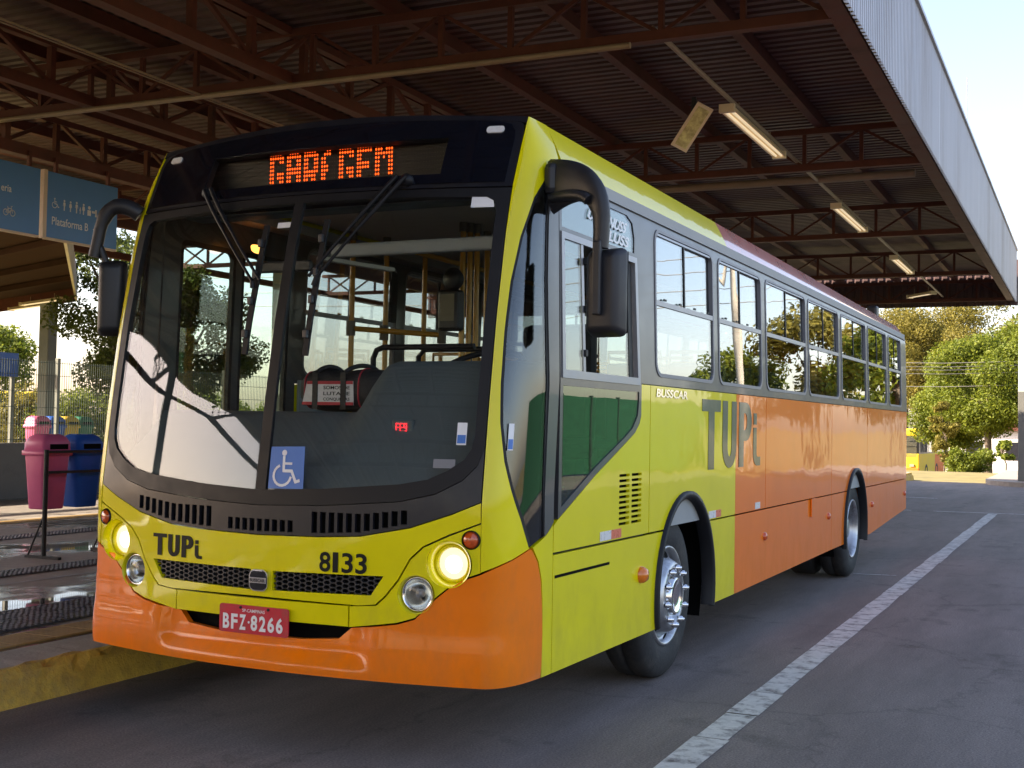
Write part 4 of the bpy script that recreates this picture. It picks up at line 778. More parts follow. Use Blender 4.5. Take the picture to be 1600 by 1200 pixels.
# ---- sports bag on the dashboard
bag = empty('travel_bag', 'black travel bag with red piping and white printed panel on the dashboard', 'bag', (.035, .71, 1.566)); bag.scale = (1.16, 1, 1.08)
mb = MB(); N, K = 14, 20; v = []
for i in range(N+1):
    t = -1+2*i/N; s_ = (1-abs(t)**5)**.35 if abs(t) < 1 else .0; sag = 1-.13*math.exp(-(t/.28)**2)
    s_ = max(s_, .55)
    for k in range(K):
        a = 2*math.pi*k/K; ca, sa = math.cos(a), math.sin(a); v.append((t*.235, .115*abs(ca)**.7*(1 if ca > 0 else -1)*s_, .105+.105*abs(sa)**.7*(1 if sa > 0 else -1)*s_*(sag if sa > 0 else 1)+.0))
mb.add(v, [(i*K+k, i*K+(k+1) % K, (i+1)*K+(k+1) % K, (i+1)*K+k) for i in range(N) for k in range(K)], True); mb.add(v[:K], [tuple(range(K))]); mb.add(v[-K:], [tuple(range(K))]); mb.build('bag_body', 'bag_black', bag)
fb = lambda u, w, o=0: Vector((u, -.117-o, w))
bp = panel('bag_panel', [(-.19, .03), (.085, .03), (.08, .145), (-.165, .145)], fb, 'bag_white', bag, h=.2, th=.003, off=.002)
panel('panel_stripe', [(-.19, .03), (.085, .03), (.085, .045), (-.19, .045)], fb, 'bag_red', bp, h=.2, th=.001, off=.004); panel('panel_stripe', [(-.165, .13), (.08, .13), (.08, .145), (-.165, .145)], fb, 'bag_red', bp, h=.2, th=.001, off=.004)
for k, t in enumerate(('SOMOS DE', 'LUTAS E', 'CONQUISTAS')): text_on('panel_lettering', t, -.075, .105-k*.028, .065, .122-k*.028, fb, 'black_print', bp, .004, .02)
for t in (-.8, .45, .97):
    s_ = max((1-abs(t)**5)**.35, .55)*1.02; MB().tube([(t*.235, .115*abs(math.cos(a))**.7*(1 if math.cos(a) > 0 else -1)*s_, .105+.105*abs(math.sin(a))**.7*(1 if math.sin(a) > 0 else -1)*s_*(.97)) for a in [2*math.pi*k/24+.1 for k in range(24)]], .004, 5, True).build('piping', 'bag_red', bag)
for u in (-.12, .03): MB().beam((u, -.121, .01), (u, -.121, .19), .028, .004, (0, 1, 0)).build('strap', 'bag_black', bag)
MB().tube(bez([(-.12, -.10, .19), (-.10, -.06, .225), (-.06, -.04, .225), (-.03, -.02, .19)]), .011, 6).build('handle', 'bag_black', bag); MB().tube(bez([(.03, -.10, .19), (.06, -.06, .23), (.10, .0, .23), (.13, .02, .20)]), .011, 6).build('handle', 'bag_black', bag)
#@@ENV
# ------------------------------------------------------------------ main canopy over the platform
can = empty('platform_canopy', 'large brown steel canopy with corrugated roof and zinc fascia over the platform', 'canopy', (0, 0, 0), TR)
FX, ZL, ZS, XL, Y0, Y1 = 1.74, 5.0, 5.64, -16.0, -27.0, 30.4
def corrug(y0, y1, per, amp, cross):               # trapezoid corrugation along one axis
    out = []; y = y0; st = [(0, 0), (.28, 0), (.38, 1), (.68, 1), (.78, 0)]
    while y < y1-1e-6:
        for a, b in st: out.append((y+a*per, b*amp))
        y += per
    out.append((y1, 0)); return out
pr = corrug(Y0, Y1, .175, .032, 0); v = []; xs_ = [FX-.03, -2.7, -7.2, -11.7, XL]
for y, a in pr:
    for x in xs_: v.append((x, y, ZS+.06+a-.012*(FX-x)*.0))
k = len(xs_); mk('roof_sheet', v, [(i*k+j, i*k+j+1, (i+1)*k+j+1, (i+1)*k+j) for i in range(len(pr)-1) for j in range(k-1)], 'roof_sheet', can)
bays = [-27+.1, -18.85, -12.7, -6.55, -.4, 5.75, 11.9, 18.05, 24.2, 30.38]
for a, b in zip(bays, bays[1:]):
    pr = corrug(a, b, .105, .03, 0); v = []
    for y, t in pr: v += [(FX+t, y, ZL-.03), (FX+t, y, 6.32), (FX+t-.004, y, 6.32), (FX+t-.004, y, ZL-.03)]
    mk('fascia_sheet', v, [(i*4+j, i*4+(j+1) % 4, i*4+4+(j+1) % 4, i*4+4+j) for i in range(len(pr)-1) for j in range(4)], 'fascia_zinc', can)
    if b > 0:
        for q in np.arange(a+.4, b, 1.23): MB().lathe([(0, .022), (.02, .03), (.05, .02), (.06, .001)], (FX+.02, q, 6.36), (0, 0, 1), 8).build('flashing_bolt', 'fixture_cream', can)
bx('fascia_flashing', (FX-.06, Y0, 6.315), (FX+.06, Y1+.02, 6.36), 'fascia_zinc', can)
bx('edge_beam', (FX-.20, Y0, ZL-.01), (FX-.03, Y1, ZL+.13), 'brown_steel', can); bx('edge_beam', (XL, Y0, ZL-.01), (XL+.14, Y1, ZL+.13), 'brown_steel', can)
pr = corrug(XL, FX-.05, .21, .03, 0); v = []
for x, t in pr: v += [(x, Y1+.04+t, ZL-.12), (x, Y1+.04+t, 6.1), (x, Y1+.036+t, 6.1), (x, Y1+.036+t, ZL-.12)]
mk('end_sheet', v, [(i*4+j, i*4+(j+1) % 4, i*4+4+(j+1) % 4, i*4+4+j) for i in range(len(pr)-1) for j in range(4)], 'roof_sheet', can)
for x in np.arange(FX-1.5, XL, -1.5):
    MB().beam((x, Y0, ZS-.01), (x, Y1, ZS-.01), .11, .14).build('purlin', 'brown_steel', can)
xm = [FX-.2-.75*i for i in range(24)]; xm = [x for x in xm if x > XL]
webv = MB().beam((0, 0, ZL+.05), (0, 0, ZS-.13), .05, .05, (0, 1, 0)); webd = MB().beam((0, 0, ZL+.05), (-.75, 0, ZS-.13), .035, .035); webe = MB().beam((-.75, 0, ZL+.05), (0, 0, ZS-.13), .035, .035)
mv = md = mE = None
for y in bays[1:-1]+[30.2]:
    t = MB().beam((FX-.18, y, ZL+.03), (XL+.1, y, ZL+.03), .10, .09).build('truss', 'brown_steel', can)
    MB().beam((FX-.18, y, ZS-.12), (XL+.1, y, ZS-.12), .10, .08).build('top_chord', 'brown_steel', t)
    if y < -7:
        mb = MB()
        for x in xm: mb.beam((x, y, ZL+.05), (x, y, ZS-.13), .05, .05, (0, 1, 0))
        mb.build('web_members', 'brown_steel', t); continue
    for i, x in enumerate(xm):
        if mv is None: mv = webv.build('web_post', 'brown_steel', t); md = webd.build('web_diagonal', 'brown_steel', t); mE = webe.build('web_diagonal', 'brown_steel', t); c = mv; e = md; mE.location = (xm[-1]+.75 if False else x, y, 0); mE.location.x = x-.75*0; COL.objects.unlink(mE)
        else: c = mv.copy(); COL.objects.link(c); c.parent = t; e = (md if i % 2 == 0 else mE).copy(); COL.objects.link(e); e.parent = t
        c.location = (x, y, 0); e.location = (x, y, 0)
        if x-.75 < XL+.1: e.location.x = x+.75
# longitudinal girders
for gxp in (-4.0, -6.65, -9.3, -12.6):
    gd = MB().beam((gxp, Y0, ZL+.04), (gxp, Y1, ZL+.04), .14, .12).build('girder', 'brown_steel', can)
    for i in range(34):
        y = -1.2+i*.9
        MB().beam((gxp, y, ZL+.09), (gxp, y, ZS-.08), .07, .07, (1, 0, 0)).build('web_post', 'brown_steel', gd); a, b = (ZL+.09, ZS-.08) if i % 2 else (ZS-.08, ZL+.09)
        MB().beam((gxp, y, a), (gxp, y+.9, b), .045, .05, (1, 0, 0)).build('web_diagonal', 'brown_steel', gd)
    MB().beam((gxp, Y0, ZS-.10), (gxp, Y1, ZS-.10), .10, .08).build('top_chord', 'brown_steel', gd)
bx('girder', (-8.08, Y0, 4.60), (-7.92, Y1, 4.74), 'brown_steel', can)
for y in bays[1:]: bx('girder_hanger', (-8.03, y-.04, 4.70), (-7.97, y+.04, ZL+.05), 'brown_steel', can)
for y in (-18.85, -6.55, 5.75+12.3, 30.0): bx('canopy_column', (-13.0, y-.18, .2), (-12.64, y+.18, ZL), 'column_concrete', can, .02)
for y in (30.0,): bx('canopy_column', (-6.4, y-.15, .2), (-6.1, y+.15, ZL), 'column_concrete', can, .02)
MB().tube([(-.06, 5.8, ZL+.13), (-.06, 30.2, ZL+.13)], .025, 8).build('conduit', 'conduit', can); MB().tube([(-5.0, -2, ZL-.06), (-5.0, 30.2, ZL-.06)], .012, 6).build('conduit', 'conduit', can); MB().tube([(-5.06, -2, ZL-.06), (-5.06, 30.2, ZL-.06)], .012, 6).build('conduit', 'conduit', can)
MB().tube([(-.2, 5.6, ZL-.07), (-15, 5.6, ZL-.07)], .03, 8).build('conduit', 'conduit', can); MB().tube([(1.3, 13.3, ZL+.15), (-3.4, 13.3, ZL+.15)], .06, 8).build('conduit', 'conduit', can)
for y in (3.2, 16.1, 29.4): MB().tube([(FX, y, 6.33), (FX, y, 7.2)], .008, 5).build('antenna_rod', 'wire_grey', can)

# ------------------------------------------------------------------ lamps under the canopy
def fixture(p, rz, ln, label, grp='fluorescent lamps under the canopy', top=.14):
    e = empty('ceiling_lamp', label, 'lamp', p, rz, grp)
    mb = MB(); w, h = .085, .07
    mb.add([(-w, 0, 0), (-w*.55, 0, h), (w*.55, 0, h), (w, 0, 0), (w*.8, 0, 0), (w*.45, 0, h*.8), (-w*.45, 0, h*.8), (-w*.8, 0, 0)]+[(-w, ln, 0), (-w*.55, ln, h), (w*.55, ln, h), (w, ln, 0), (w*.8, ln, 0), (w*.45, ln, h*.8), (-w*.45, ln, h*.8), (-w*.8, ln, 0)], [(k, (k+1) % 8, 8+(k+1) % 8, 8+k) for k in range(8)]); mb.build('housing', 'fixture_cream', e)
    for y in (0, ln): bx('end_cap', (-w, y-.03, -.02), (w, y+.03, h), 'fixture_cream', e)
    for x in (-.035, .035): MB().tube([(x, .04, .008), (x, ln-.04, .008)], .015, 8).build('tube_light', 'tube_bounce_glow', e)
    for y in (ln*.2, ln*.8): MB().tube([(0, y, h), (0, y, h+top)], .008, 5).build('hanger', 'conduit', e)
    return e
for y, ln, lb in ((8.35, 2.5, 'beside the tilted floodlight'), (14.75, 2.5, 'second along the row from the floodlight'), (21.0, 2.55, 'third along the row from the floodlight')): fixture(T(-.06, y, ZL-.02), TR, ln, 'cream twin tube canopy lamp '+lb)
fixture(T(-.06, 27.9, ZL-.02), TR+R(38), 1.1, 'short cream lamp turned askew at the far end of the canopy', top=.14)
fixture(Vector(atz(-30, 128, 4.93)), TR-R(90)+math.pi, .8, 'cream lamp hanging above the blue bicycle sign', top=.12)
fl = empty('floodlight', 'black cased floodlight with yellowed lens tilted under the canopy', 'floodlight', T(-.42, 8.3, ZL-.05), TR)
nz_ = Vector((.35, -.75, -.55)).normalized(); ax_ = Vector((.42, .05, .85)); ax_ = (ax_-nz_*ax_.dot(nz_)).normalized(); wy_ = (-nz_).cross(ax_)
Mf = Matrix([[ax_[i], wy_[i], -nz_[i], (-.02, 0, -.13)[i]] for i in range(3)]+[[0, 0, 0, 1]])
def xf(mb, M_): mb.v = [tuple(M_@Vector(q)) for q in mb.v]; return mb
xf(MB().box((-.26, -.08, 0), (.26, .08, .09), .02), Mf).build('case', 'black_plastic', fl); xf(MB().box((-.28, -.10, -.012), (.28, .10, .004)), Mf).build('bezel', 'fixture_cream', fl); xf(MB().box((-.245, -.07, -.018), (.245, .07, -.013)), Mf).build('lens', 'fixture_lens', fl)
MB().beam((0, 0, -.08), (.0, 0, .20), .05, .03, (0, 1, 0)).build('bracket', 'black_plastic', fl)

# ------------------------------------------------------------------ blue hanging signs
SX = -8.0
fsn = lambda u, v_, o=0: Vector((SX+.03+o, u, v_))
def sign(y0, y1, label):
    e = empty('hanging_sign', label, 'sign', (0, 0, 0)); bx('board', (SX-.03, y0, 3.67), (SX+.03, y1, 4.47), 'sign_blue', e, .006)
    bx('lower_trim', (SX-.035, y0, 3.645), (SX+.035, y1, 3.668), 'sign_edge', e)
    for y in (y0+.15, y1-.15): MB().beam((SX, y, 4.46), (SX, y, 4.66), .04, .04, (0, 1, 0)).build('hanger', 'brown_steel', e)
    return e
s1 = sign(6.16, 7.33, 'blue sign with restroom pictograms reading Plataforma B'); s2 = sign(4.60, 6.05, 'blue sign with a bicycle pictogram beside the Plataforma B sign')
bx('edge_trim', (SX-.036, 6.10, 3.65), (SX+.036, 6.155, 4.48), 'sign_edge', s1)
text_on('sign_lettering', 'Plataforma B', 6.24, 3.83, 6.83, 3.93, fsn, 'sign_white', s1, .003, .01)
def fig(mb, u, w, h, skirt=False):
    f_ = lambda a, b: fsn(u+a*h*.45, w+b*h, .003); disc(mb, (0, .90), .11, lambda a, b: fsn(u+a*h, w+.0+b*h, .003), 10)
    mb.add([f_(-.22, .76), f_(.22, .76), f_(.30 if skirt else .14, .36), f_(-.30 if skirt else -.14, .36)], [(3, 2, 1, 0)])
    for a in (-.08, .08): stroke(mb, [(a*.45, .38), (a*.45, .0)], .06, lambda p_, q_: fsn(u+p_*h, w+q_*h, .003))
    for a in (-1, 1): stroke(mb, [(a*.10, .74), (a*.16, .44)], .04, lambda p_, q_: fsn(u+p_*h, w+q_*h, .003))
mb = MB(); wheelchair(mb, lambda a, b: fsn(6.22+a*.14, 4.03+b*.14, .003))
for u, h, sk in ((6.43, .13, 0), (6.53, .13, 1), (6.63, .14, 0), (6.69, .08, 0), (6.745, .135, 1)): fig(mb, u, 4.03, h, sk)
disc(mb, (0, 0), .022, lambda a, b: fsn(6.84+a, 4.13+b, .003)); mb.add([fsn(6.81, 4.03, .003), fsn(6.87, 4.03, .003), fsn(6.87, 4.10, .003), fsn(6.81, 4.10, .003)], [(0, 1, 2, 3)])
mb.add([fsn(6.94, 4.03, .003), fsn(6.97, 4.03, .003), fsn(6.97, 4.12, .003), fsn(6.94, 4.12, .003)], [(0, 1, 2, 3)]); stroke(mb, [(0, 0), (.06, 0)], .03, lambda a, b: fsn(6.895+a, 4.085+b, .003))
mb.build('pictograms', 'sign_white', s1)
mb = MB(); f3 = lambda a, b: fsn(a, b, .003); stroke(mb, [(7.10, 4.05), (7.10, 4.16)], .018, f3); stroke(mb, [(7.06, 4.12), (7.10, 4.165), (7.14, 4.12)], .016, f3); stroke(mb, [(6.96, 3.95), (6.96, 3.83)], .018, f3); stroke(mb, [(6.92, 3.87), (6.96, 3.825), (7.0, 3.87)], .016, f3); mb.build('arrows', 'sign_white', s1)
text_on('sign_lettering', 'eria', 5.47, 4.11, 5.62, 4.19, fsn, 'sign_white', s2, .003, .01)
mb = MB()
for u in (5.545, 5.645): stroke(mb, [(u+.035*math.cos(R(a)), 3.87+.035*math.sin(R(a))) for a in range(0, 361, 30)], .011, f3)
stroke(mb, [(5.545, 3.87), (5.58, 3.92), (5.63, 3.92), (5.595, 3.87), (5.545, 3.87)], .010, f3); stroke(mb, [(5.595, 3.87), (5.57, 3.94)], .009, f3); stroke(mb, [(5.645, 3.87), (5.62, 3.945), (5.64, 3.95)], .009, f3); mb.build('bicycle_pictogram', 'sign_white', s2)

# ------------------------------------------------------------------ bins
def bin_(p, m, label, sc_=1, rz=0):
    e = empty('litter_bin', label, 'bin', p, rz, None)
    def ring(w, d, z, r=.05): return [Vector((x, y, z)) for x, y in rrect(-d/2, -w/2, d/2, w/2, r, 3)]
    def stack(rs):
        mb = MB(); n = len(rs[0]); v = [q*sc_ for r_ in rs for q in r_]; mb.add(v, [(i*n+k, i*n+(k+1) % n, (i+1)*n+(k+1) % n, (i+1)*n+k) for i in range(len(rs)-1) for k in range(n)], True); mb.add(v[:n], [tuple(range(n))]); mb.add(v[-n:], [tuple(range(n))]); return mb
    stack([ring(.24, .20, 0, .03), ring(.265, .225, .012), ring(.33, .28, .50), ring(.335, .285, .515)]).build('bin_body', m, e)
    lid = stack([ring(.36, .31, .50), ring(.375, .325, .505), ring(.375, .325, .545), ring(.345, .295, .55), ring(.34, .29, .62), ring(.30, .25, .675, .07), ring(.22, .18, .70, .07)]).build('lid', m, e)
    bx('lid_opening', (sc_*.146, -.11*sc_, .56*sc_), (sc_*.15, .11*sc_, .61*sc_), 'dark_void', lid); return e
bp_ = Vector((-5.21, 3.65, .2))
bin_(bp_+Vector((-.20, .20, .44)), 'bin_pink', 'pink litter bin hanging on a metal stand on the platform'); bin_(bp_+Vector((-.20, .62, .44)), 'bin_blue', 'blue litter bin hanging beside the pink bin on the platform')
stn = empty('bin_stand', 'dark metal stand holding the pink and blue bins', 'stand', bp_)
MB().tube([(0, 0, 0), (0, 0, 1.0)], .022, 8).build('post', 'post_metal', stn); MB().tube([(0, .82, 0), (0, .82, 1.0)], .022, 8).build('post', 'post_metal', stn)
for z in (.98, .79): MB().beam((0, -.01, z), (0, .83, z), .02, .025).build('crossbar', 'black_rubber', stn)
for y in (0, .82): bx('foot', (-.22, y-.02, 0), (.20, y+.02, .025), 'black_rubber', stn); MB().tube([(-.2, y, .02), (0, y, .42)], .009, 6).build('brace', 'black_rubber', stn)
for nm in ('post',):
    for o in stn.children:
        if o.name.startswith('post'): o.data.materials[0] = MATS['black_rubber']

# ------------------------------------------------------------------ wall, fence, lower canopy
WX = -11.75
wl = tag(bx('low_wall', (WX-.15, -30, .0), (WX, 36, 1.07), 'wall_grey', None, 0), 'low grey rendered wall at the back of the platform', 'wall'); wl.rotation_euler = (0, 0, TR)
fe = empty('mesh_fence', 'tall dark welded mesh fence standing on the low grey wall', 'fence', (0, 0, 0), TR)
for k in range(17):
    y = -.3+k*2.15
    bx('fence_post', (WX-.10, y-.03, 1.05), (WX-.04, y+.03, 2.45), 'post_metal', fe)
    mb = MB()
    for i in range(1, 43): mb.box((WX-.073, y+i*.05-.003, 1.07), (WX-.067, y+i*.05+.003, 2.40))
    for z in (1.12, 1.38, 1.64, 1.90, 2.16, 2.37): mb.box((WX-.067, y+.03, z-.004), (WX-.061, y+2.12, z+.004))
    tag(mb.build('mesh_panel', 'fence_green', fe), kind='stuff')
A = Vector(atz(93, 352, 4.4)); B = Vector(atz(117, 470, 4.4)); C_ = Vector(atz(0, 486, 4.4)); D_ = B+(C_-B)*2.6; E_ = A+(D_-B)
lc = empty('low_canopy', 'smaller brown roofed canopy with pale fascia beyond the fence', 'canopy', (B.x, B.y, .0))
o_ = Vector((B.x, B.y, 0)); ring_ = [A-o_, B-o_, D_-o_, E_-o_]
mb = MB(); mb.add([q+Vector((0, 0, .32)) for q in ring_]+[q+Vector((0, 0, .40)) for q in ring_], [(0, 1, 2, 3), (7, 6, 5, 4)]+[(i, (i+1) % 4, 4+(i+1) % 4, 4+i) for i in range(4)]); mb.build('roof_slab', 'dark_timber', lc)
MB().beam(ring_[0]+Vector((.03, .02, .30)), ring_[1]+Vector((.03, .02, .30)), .05, .62).build('fascia', 'pillar_white', lc)
MB().beam(ring_[1]+Vector((0, 0, .18)), ring_[2]+Vector((0, 0, .18)), .06, .40).build('fascia', 'brown_steel', lc)
MB().beam(ring_[2]+Vector((0, 0, -.55)), ring_[3]+Vector((0, 0, -.55)), .06, 1.9).build('fascia', 'brown_steel', lc)  # deep out-of-view skirt, added to keep the sun off the underside
for t in (.25, .5, .75): MB().beam(ring_[0]*(1-t)+ring_[1]*t+Vector((0, 0, .24)), ring_[3]*(1-t)+ring_[2]*t+Vector((0, 0, .24)), .08, .12).build('roof_beam', 'dark_timber', lc)
bx('column', (-.62, -.55, .0), (-.30, -.25, 4.4), 'column_concrete', lc, .02)
q = ring_[0]*.5+ring_[3]*.5; bx('column', (q.x-.1, q.y-.1, 0), (q.x+.1, q.y+.1, 4.4), 'column_concrete', lc, .02)
for i, t in enumerate((.86, .93)):
    a = A*(1-t)+B*t; d = (D_-B).normalized(); ang = math.atan2(d.y, d.x)-math.pi/2; fixture(Vector((a.x, a.y, 4.3))+d*(.6+i*.9), ang, 2.4, 'cream tube lamp under the smaller canopy beyond the fence', 'lamps under the smaller canopy', .12)
for i, (m, cn) in enumerate((('bin_pink', 'pink'), ('bin_blue', 'blue'), ('bin_yellow', 'yellow'), ('bin_green', 'green'))):
    q = atx((58, 82, 104, 126)[i], 690, WX-.9); bin_(Vector((q[0], q[1], .80)), m, cn+' litter bin seen through the mesh fence', 1.0)
rk = empty('bin_rack', 'dark rack under the coloured bins behind the mesh fence', 'stand', (0, 0, 0)); a_ = atx(48, 690, WX-.9); b_ = atx(136, 690, WX-.9)
MB().beam((a_[0], a_[1], .77), (b_[0], b_[1], .77), .3, .06).build('shelf', 'black_rubber', rk)
for q in (a_, b_): MB().beam((q[0], q[1], -.04), (q[0], q[1], .75), .05, .05, (0, 1, 0)).build('leg', 'black_rubber', rk)
q = atx(10, 580, WX-.5); ns = empty('notice_board', 'small dark blue notice board on a post by the fence', 'sign', (q[0], q[1], 0)); bx('board', (-.04, -.30, 2.12), (.02, .22, 2.5), 'bin_blue', ns); bx('post', (-.05, .1, -.04), (.01, .17, 2.3), 'post_metal', ns); bx('post', (-.05, -.3, -.04), (.01, -.23, 2.3), 'post_metal', ns)

# ------------------------------------------------------------------ background buses
def far_bus(p, rz, ln, m1, m2, label):
    e = empty('background_bus', label, 'bus', p, rz); w = 1.22
    bx('body', (-w, 0, .35), (w, ln, 1.55), m1, e, .05); bx('rear_body', (-w-.004, ln*.6, .352), (w+.004, ln+.004, 1.5), m2, e, .05)
    bx('window_band', (-w+.01, .03, 1.5), (w-.01, ln-.03, 2.55), 'charcoal', e, .03); bx('roof', (-w, 0, 2.5), (w, ln, 2.95), m1, e, .12)
    k = int(ln/1.3)
    for i in range(k):
        y = .5+i*(ln-.7)/k
        for g in (-1, 1): bx('window', (g*(w-.008)-.012, y, 1.6), (g*(w-.008)+.012, y+(ln-.7)/k-.18, 2.42), 'window_glass', e)
    bx('windshield', (-w+.12, -.015, 1.35), (w-.12, .06, 2.5), 'window_glass', e); bx('bumper', (-w-.01, -.06, .35), (w+.01, .15, .75), m2, e, .03)
    for y in (2.2, ln-2.6):
        for g in (-1, 1): t = MB().lathe([(-.25, .3), (-.25, .46), (-.02, .47), (0, .42), (0, .28), (-.06, .25), (-.06, .001)], (g*(w+.012), y, .47), (g, 0, 0), 20).build('wheel', 'tyre_rubber', e)
    for g in (-1, 1): bx('headlight', (g*.85-.12, -.075, .8), (g*.85+.12, .0, .95), 'lamp_chrome', e)
    return e
def depth_pt(px, py, d): return Vector(CP+ray(px, py)*d)
q = depth_pt(1401, 700, 70); far_bus((q.x, q.y, -1.32), R(-3), 8, 'far_yellow', 'far_orange', 'yellow city bus on the street behind the grass verge')
q = depth_pt(66, 640, 62); far_bus((q.x, q.y, -.3), R(118), 10, 'far_yellow', 'far_orange', 'sunlit yellow and orange bus behind the mesh fence')

# ------------------------------------------------------------------ right background: island, pillar, houses
pts = [(.75, 44), (.75, 34.2)]+[(2.2-1.45*math.cos(R(a)), 34.2-1.9*math.sin(R(a))) for a in range(15, 91, 15)]+[(9, 32.3), (9, 44)]
v = [T(x, y, -.1) for x, y in pts]+[T(x, y, .13) for x, y in pts]; n = len(pts)
tag(mk('traffic_island', v, [tuple(range(n, 2*n))[::1]]+[(i, (i+1) % n, n+(i+1) % n, n+i) for i in range(n)], 'kerb_concrete'), 'raised concrete kerb island around the white pillar', kind='structure')
pp = atz(1589, 752, .13); pil = empty('pillar', 'white square pillar with shade coloured into its dark lower part at the end of the road', 'pillar', (pp[0]+.02, pp[1], .13))
bx('shaft', (0.003, 0, 2.55), (.997, .997, 9.5), 'pillar_white', pil, .01); bx('base', (0, 0, 0), (1.0, 1.0, 2.55), 'pillar_shade', pil, .01)  # dark lower part: a cast shadow put into the pillar's colour
def house(p, w, d, h, label, rz=0):
    e = empty('house', label, 'house', p, rz); bx('wall', (0, 0, 0), (w, d, h), 'house_white', e)
    mb = MB(); mb.add([(-.4, -.4, h), (w+.4, -.4, h), (w+.4, d+.4, h), (-.4, d+.4, h), (w/2-1, d/2, h+1.3), (w/2+1, d/2, h+1.3)], [(0, 1, 5, 4), (1, 2, 5), (2, 3, 4, 5), (3, 0, 4), (3, 2, 1, 0)]); mb.build('roof', 'brown_steel', e)
    for i in range(3): wn_ = bx('window', (w*(.14+.28*i), -.03, h*.35), (w*(.14+.28*i)+1.1, .03, h*.75), 'charcoal', e)
    bx('door', (w*.88, -.03, 0), (w*.88+.8, .03, 2.05), 'bark', e); return e
q = depth_pt(1478, 705, 84); house((q.x, q.y, -1.4), 9, 7, 3.0, 'low white house behind the bushes across the street')

# ------------------------------------------------------------------ trees
def leaves(name, clumps, n, size, m, parent, rnd, seed=0, droop_=.0):
    rg = np.random.default_rng(seed); cl = np.array([c for c in clumps], float); w = cl[:, 3]**2; w /= w.sum(); idx = rg.choice(len(cl), n, p=w)
    d = rg.normal(size=(n, 3)); d /= np.linalg.norm(d, axis=1)[:, None]; rad = cl[idx, 3]*(rg.random(n)**.45)*1.05; pos = cl[idx, :3]+d*rad[:, None]*np.array((1, 1, .78))
    nr = d*.7+rg.normal(size=(n, 3))*.75+np.array((0, 0, .35)); nr /= np.linalg.norm(nr, axis=1)[:, None]; up = rg.normal(size=(n, 3)); a = np.cross(nr, up); a /= np.linalg.norm(a, axis=1)[:, None]; b = np.cross(nr, a); s = size*(.6+.8*rg.random(n))[:, None]
    V = np.stack([pos-a*s*.5, pos+b*s*.28+nr*s*.06, pos+a*s*.55, pos-b*s*.28+nr*s*.06], 1).reshape(-1, 3)
    me = bpy.data.meshes.new(name); me.vertices.add(4*n); me.vertices.foreach_set('co', V.astype(np.float32).ravel()); me.loops.add(4*n); me.loops.foreach_set('vertex_index', np.arange(4*n, dtype=np.int32)); me.polygons.add(n); me.polygons.foreach_set('loop_start', np.arange(0, 4*n, 4, dtype=np.int32)); me.polygons.foreach_set('loop_total', np.full(n, 4, np.int32)); me.update(calc_edges=True)
    return link(name, me, m, parent)
def tree(p, h, crown_r, crown_z, n, size, m, label, seed, group=None, flat=.8, trunk=.16, nclump=34, cat='tree', name='leafy_tree'):
    rnd = random.Random(seed); e = empty(name, label, cat, p, 0, group); cl = []
    for i in range(nclump):
        while True:
            x, y, z = (rnd.uniform(-1, 1) for _ in range(3))
            if .25 < x*x+y*y+z*z < 1: break
        r = crown_r*rnd.uniform(.20, .40); cl.append((x*crown_r*.85, y*crown_r*.85, crown_z+z*(h-crown_z)*flat, r))
    leaves('crown', cl, n, size, m, e, rnd, seed)
    mb = MB(); tp = [Vector((0, 0, -.3)), Vector((rnd.uniform(-.1, .1), 0, crown_z*.45)), Vector((rnd.uniform(-.2, .2), rnd.uniform(-.2, .2), crown_z*.85)), Vector((0, 0, crown_z))]; mb.tube(tp, [trunk*1.3, trunk, trunk*.8, trunk*.6], 8); mb.build('trunk', 'bark', e)
    for c in cl[:9]: MB().tube([tp[2], (Vector(c[:3])+tp[2])/2+Vector((0, 0, .2)), Vector(c[:3])], [trunk*.45, trunk*.28, trunk*.1], 5).build('limb', 'bark', e)
    return e
def gp(px, d, z=None): q = depth_pt(px, 700, d); return (q.x, q.y, ground_h(q.x, q.y) if z is None else z)
g1 = 'trees behind the grass verge'
tree(gp(1545, 60), 7.4, 2.9, 4.3, 46000, .14, 'leaf_sunny', 'rounded sunlit green tree beside the white pillar', 11, g1, nclump=46)
tree(gp(1490, 66), 6.6, 2.5, 3.9, 30000, .14, 'leaf_sunny', 'smaller bright green tree left of the rounded tree behind the verge', 12, g1, nclump=36)
tree(gp(1455, 96), 12.5, 4.6, 8.2, 40000, .2, 'leaf_olive', 'tall olive tree rising above the street bus', 13, g1, nclump=40)
tree(gp(1540, 104), 14.8, 5.6, 10, 44000, .2, 'leaf_olive', 'tallest olive crowned tree behind the rounded tree', 14, g1, nclump=44)
tree(gp(1610, 84), 11, 4.2, 7.2, 16000, .24, 'leaf_sunny', 'broad green tree mostly hidden by the white pillar', 15, g1)
tree(gp(1510, 53), 1.35, 1.15, .6, 11000, .10, 'leaf_sunny', 'low spreading shrub on the grass verge', 16, None, nclump=22, cat='shrub', name='shrub', trunk=.05)
tree(gp(1474, 57), 3.6, .75, 2.0, 2600, .15, 'leaf_olive', 'thin wispy sapling with pale stalks on the verge', 17, None, nclump=20, cat='sapling', name='sapling', trunk=.035)
tree(gp(1572, 52), 1.6, .5, 1.0, 900, .16, 'leaf_sunny', 'small young plant near the pillar base', 18, None, nclump=10, cat='plant', name='young_plant', trunk=.03)
MB().tube([Vector(gp(1560, 55))+Vector((0, 0, -.2)), Vector(gp(1559, 55))+Vector((0, 0, 2.2)), Vector(gp(1556, 55))+Vector((.1, 0, 3.6))], [.17, .14, .1], 8)
tree(gp(1415, 108), 14, 5.0, 9.4, 34000, .2, 'leaf_olive', 'wide olive tree rising just behind the bus tail', 19, g1, nclump=44)
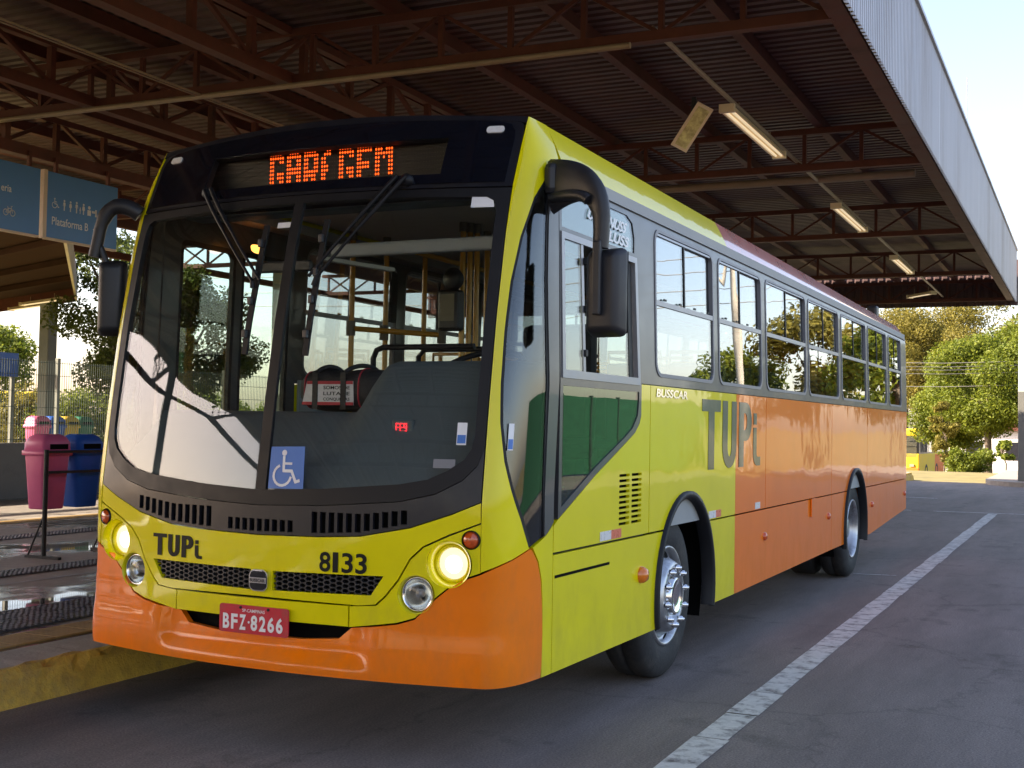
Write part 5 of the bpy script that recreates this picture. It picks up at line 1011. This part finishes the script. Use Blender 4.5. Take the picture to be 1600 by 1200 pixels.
# trees further right (seen in the windows' reflections)
g2 = 'roadside trees right of the bus lane'
for i, (x, y, h) in enumerate(((8.5, 58, 9), (13.5, 63, 10.5), (18.5, 66, 9), (5.5, 66, 8))): tree((x, y, ground_h(x, y)), h, h*.36, h*.6, 9000, .30, 'leaf_olive' if i % 2 else 'leaf_sunny', 'roadside tree standing right of the pillar beyond the lane', 30+i, g2)
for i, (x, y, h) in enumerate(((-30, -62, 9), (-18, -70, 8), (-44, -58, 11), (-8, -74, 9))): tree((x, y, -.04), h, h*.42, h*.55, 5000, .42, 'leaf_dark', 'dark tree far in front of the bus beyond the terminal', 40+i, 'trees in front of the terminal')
# left trees
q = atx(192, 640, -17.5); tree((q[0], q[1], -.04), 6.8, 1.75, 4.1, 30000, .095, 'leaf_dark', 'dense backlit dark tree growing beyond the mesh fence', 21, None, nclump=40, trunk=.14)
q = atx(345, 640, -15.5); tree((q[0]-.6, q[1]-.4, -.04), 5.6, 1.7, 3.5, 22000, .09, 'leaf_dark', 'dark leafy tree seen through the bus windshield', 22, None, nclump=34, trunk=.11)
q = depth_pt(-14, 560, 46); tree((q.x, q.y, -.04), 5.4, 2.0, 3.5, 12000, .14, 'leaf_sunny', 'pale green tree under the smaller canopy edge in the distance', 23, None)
for i in range(9):
    q = depth_pt(40+i*70, 660, 44+i*.5); tree((q.x, q.y, -.04), 2.5+.3*(i % 3), 1.9, 1.2, 8000, .12, 'leaf_sunny' if i % 3 else 'leaf_olive', 'sunlit clipped shrub in the row beyond the mesh fence', 50+i, 'sunlit shrubs beyond the fence', nclump=26, cat='shrub', name='shrub', trunk=.05)
# ------------------------------------------------------------------ utility pole and wires
up_ = empty('utility_pole', 'tall concrete utility pole with crossarm right of the road', 'utility pole', (11.2, 40, .0))
MB().tube([(0, 0, -.2), (0, 0, 9.2)], [.17, .10], 10).build('shaft', 'pole_concrete', up_); bx('crossarm', (-.9, -.06, 8.5), (.9, .06, 8.62), 'pole_concrete', up_)
for x in (-.8, -.3, .3, .8): MB().lathe([(0, .03), (.05, .05), (.1, .02)], (x, 0, 8.62), (0, 0, 1), 8).build('insulator', 'white_print', up_)
for k, (z, y) in enumerate(((8.7, 40), (8.1, 40.1), (7.4, 40.2), (6.8, 40.3))):
    tag(MB().tube([(11.2+(i-10)*5.5, y+.004*(i-10)**2+i*.0, z-.9*math.sin(math.pi*i/20*2)**2*.5) for i in range(21)], .018, 5).build('overhead_wire', 'wire_grey'), 'overhead wire strung from the utility pole across the street', 'wire', 'overhead wires at the utility pole')
for k, py_ in enumerate((563, 569, 574, 580, 600)):
    a = depth_pt(1250, py_+2, 58); b = depth_pt(1700, py_-1, 58); m_ = (a+b)/2-Vector((0, 0, .12))
    tag(MB().tube([a, m_, b], .014, 5).build('street_wire', 'wire_grey'), 'thin pale cable crossing in front of the street trees', 'wire', 'street cables')
# green fence right of the road (mirrored in the driver's lower glass)
gf = empty('green_fence', 'green panelled fence along the far right side of the road', 'fence', (13, 10, 0))
for k in range(14):
    MB().box((0, k*2.2, .05), (.03, k*2.2+2.14, 2.35)).build('fence_panel', 'fence_dull', gf); MB().box((-.04, k*2.2-.06, 0), (.05, k*2.2, 2.4)).build('fence_post', 'fence_green', gf)
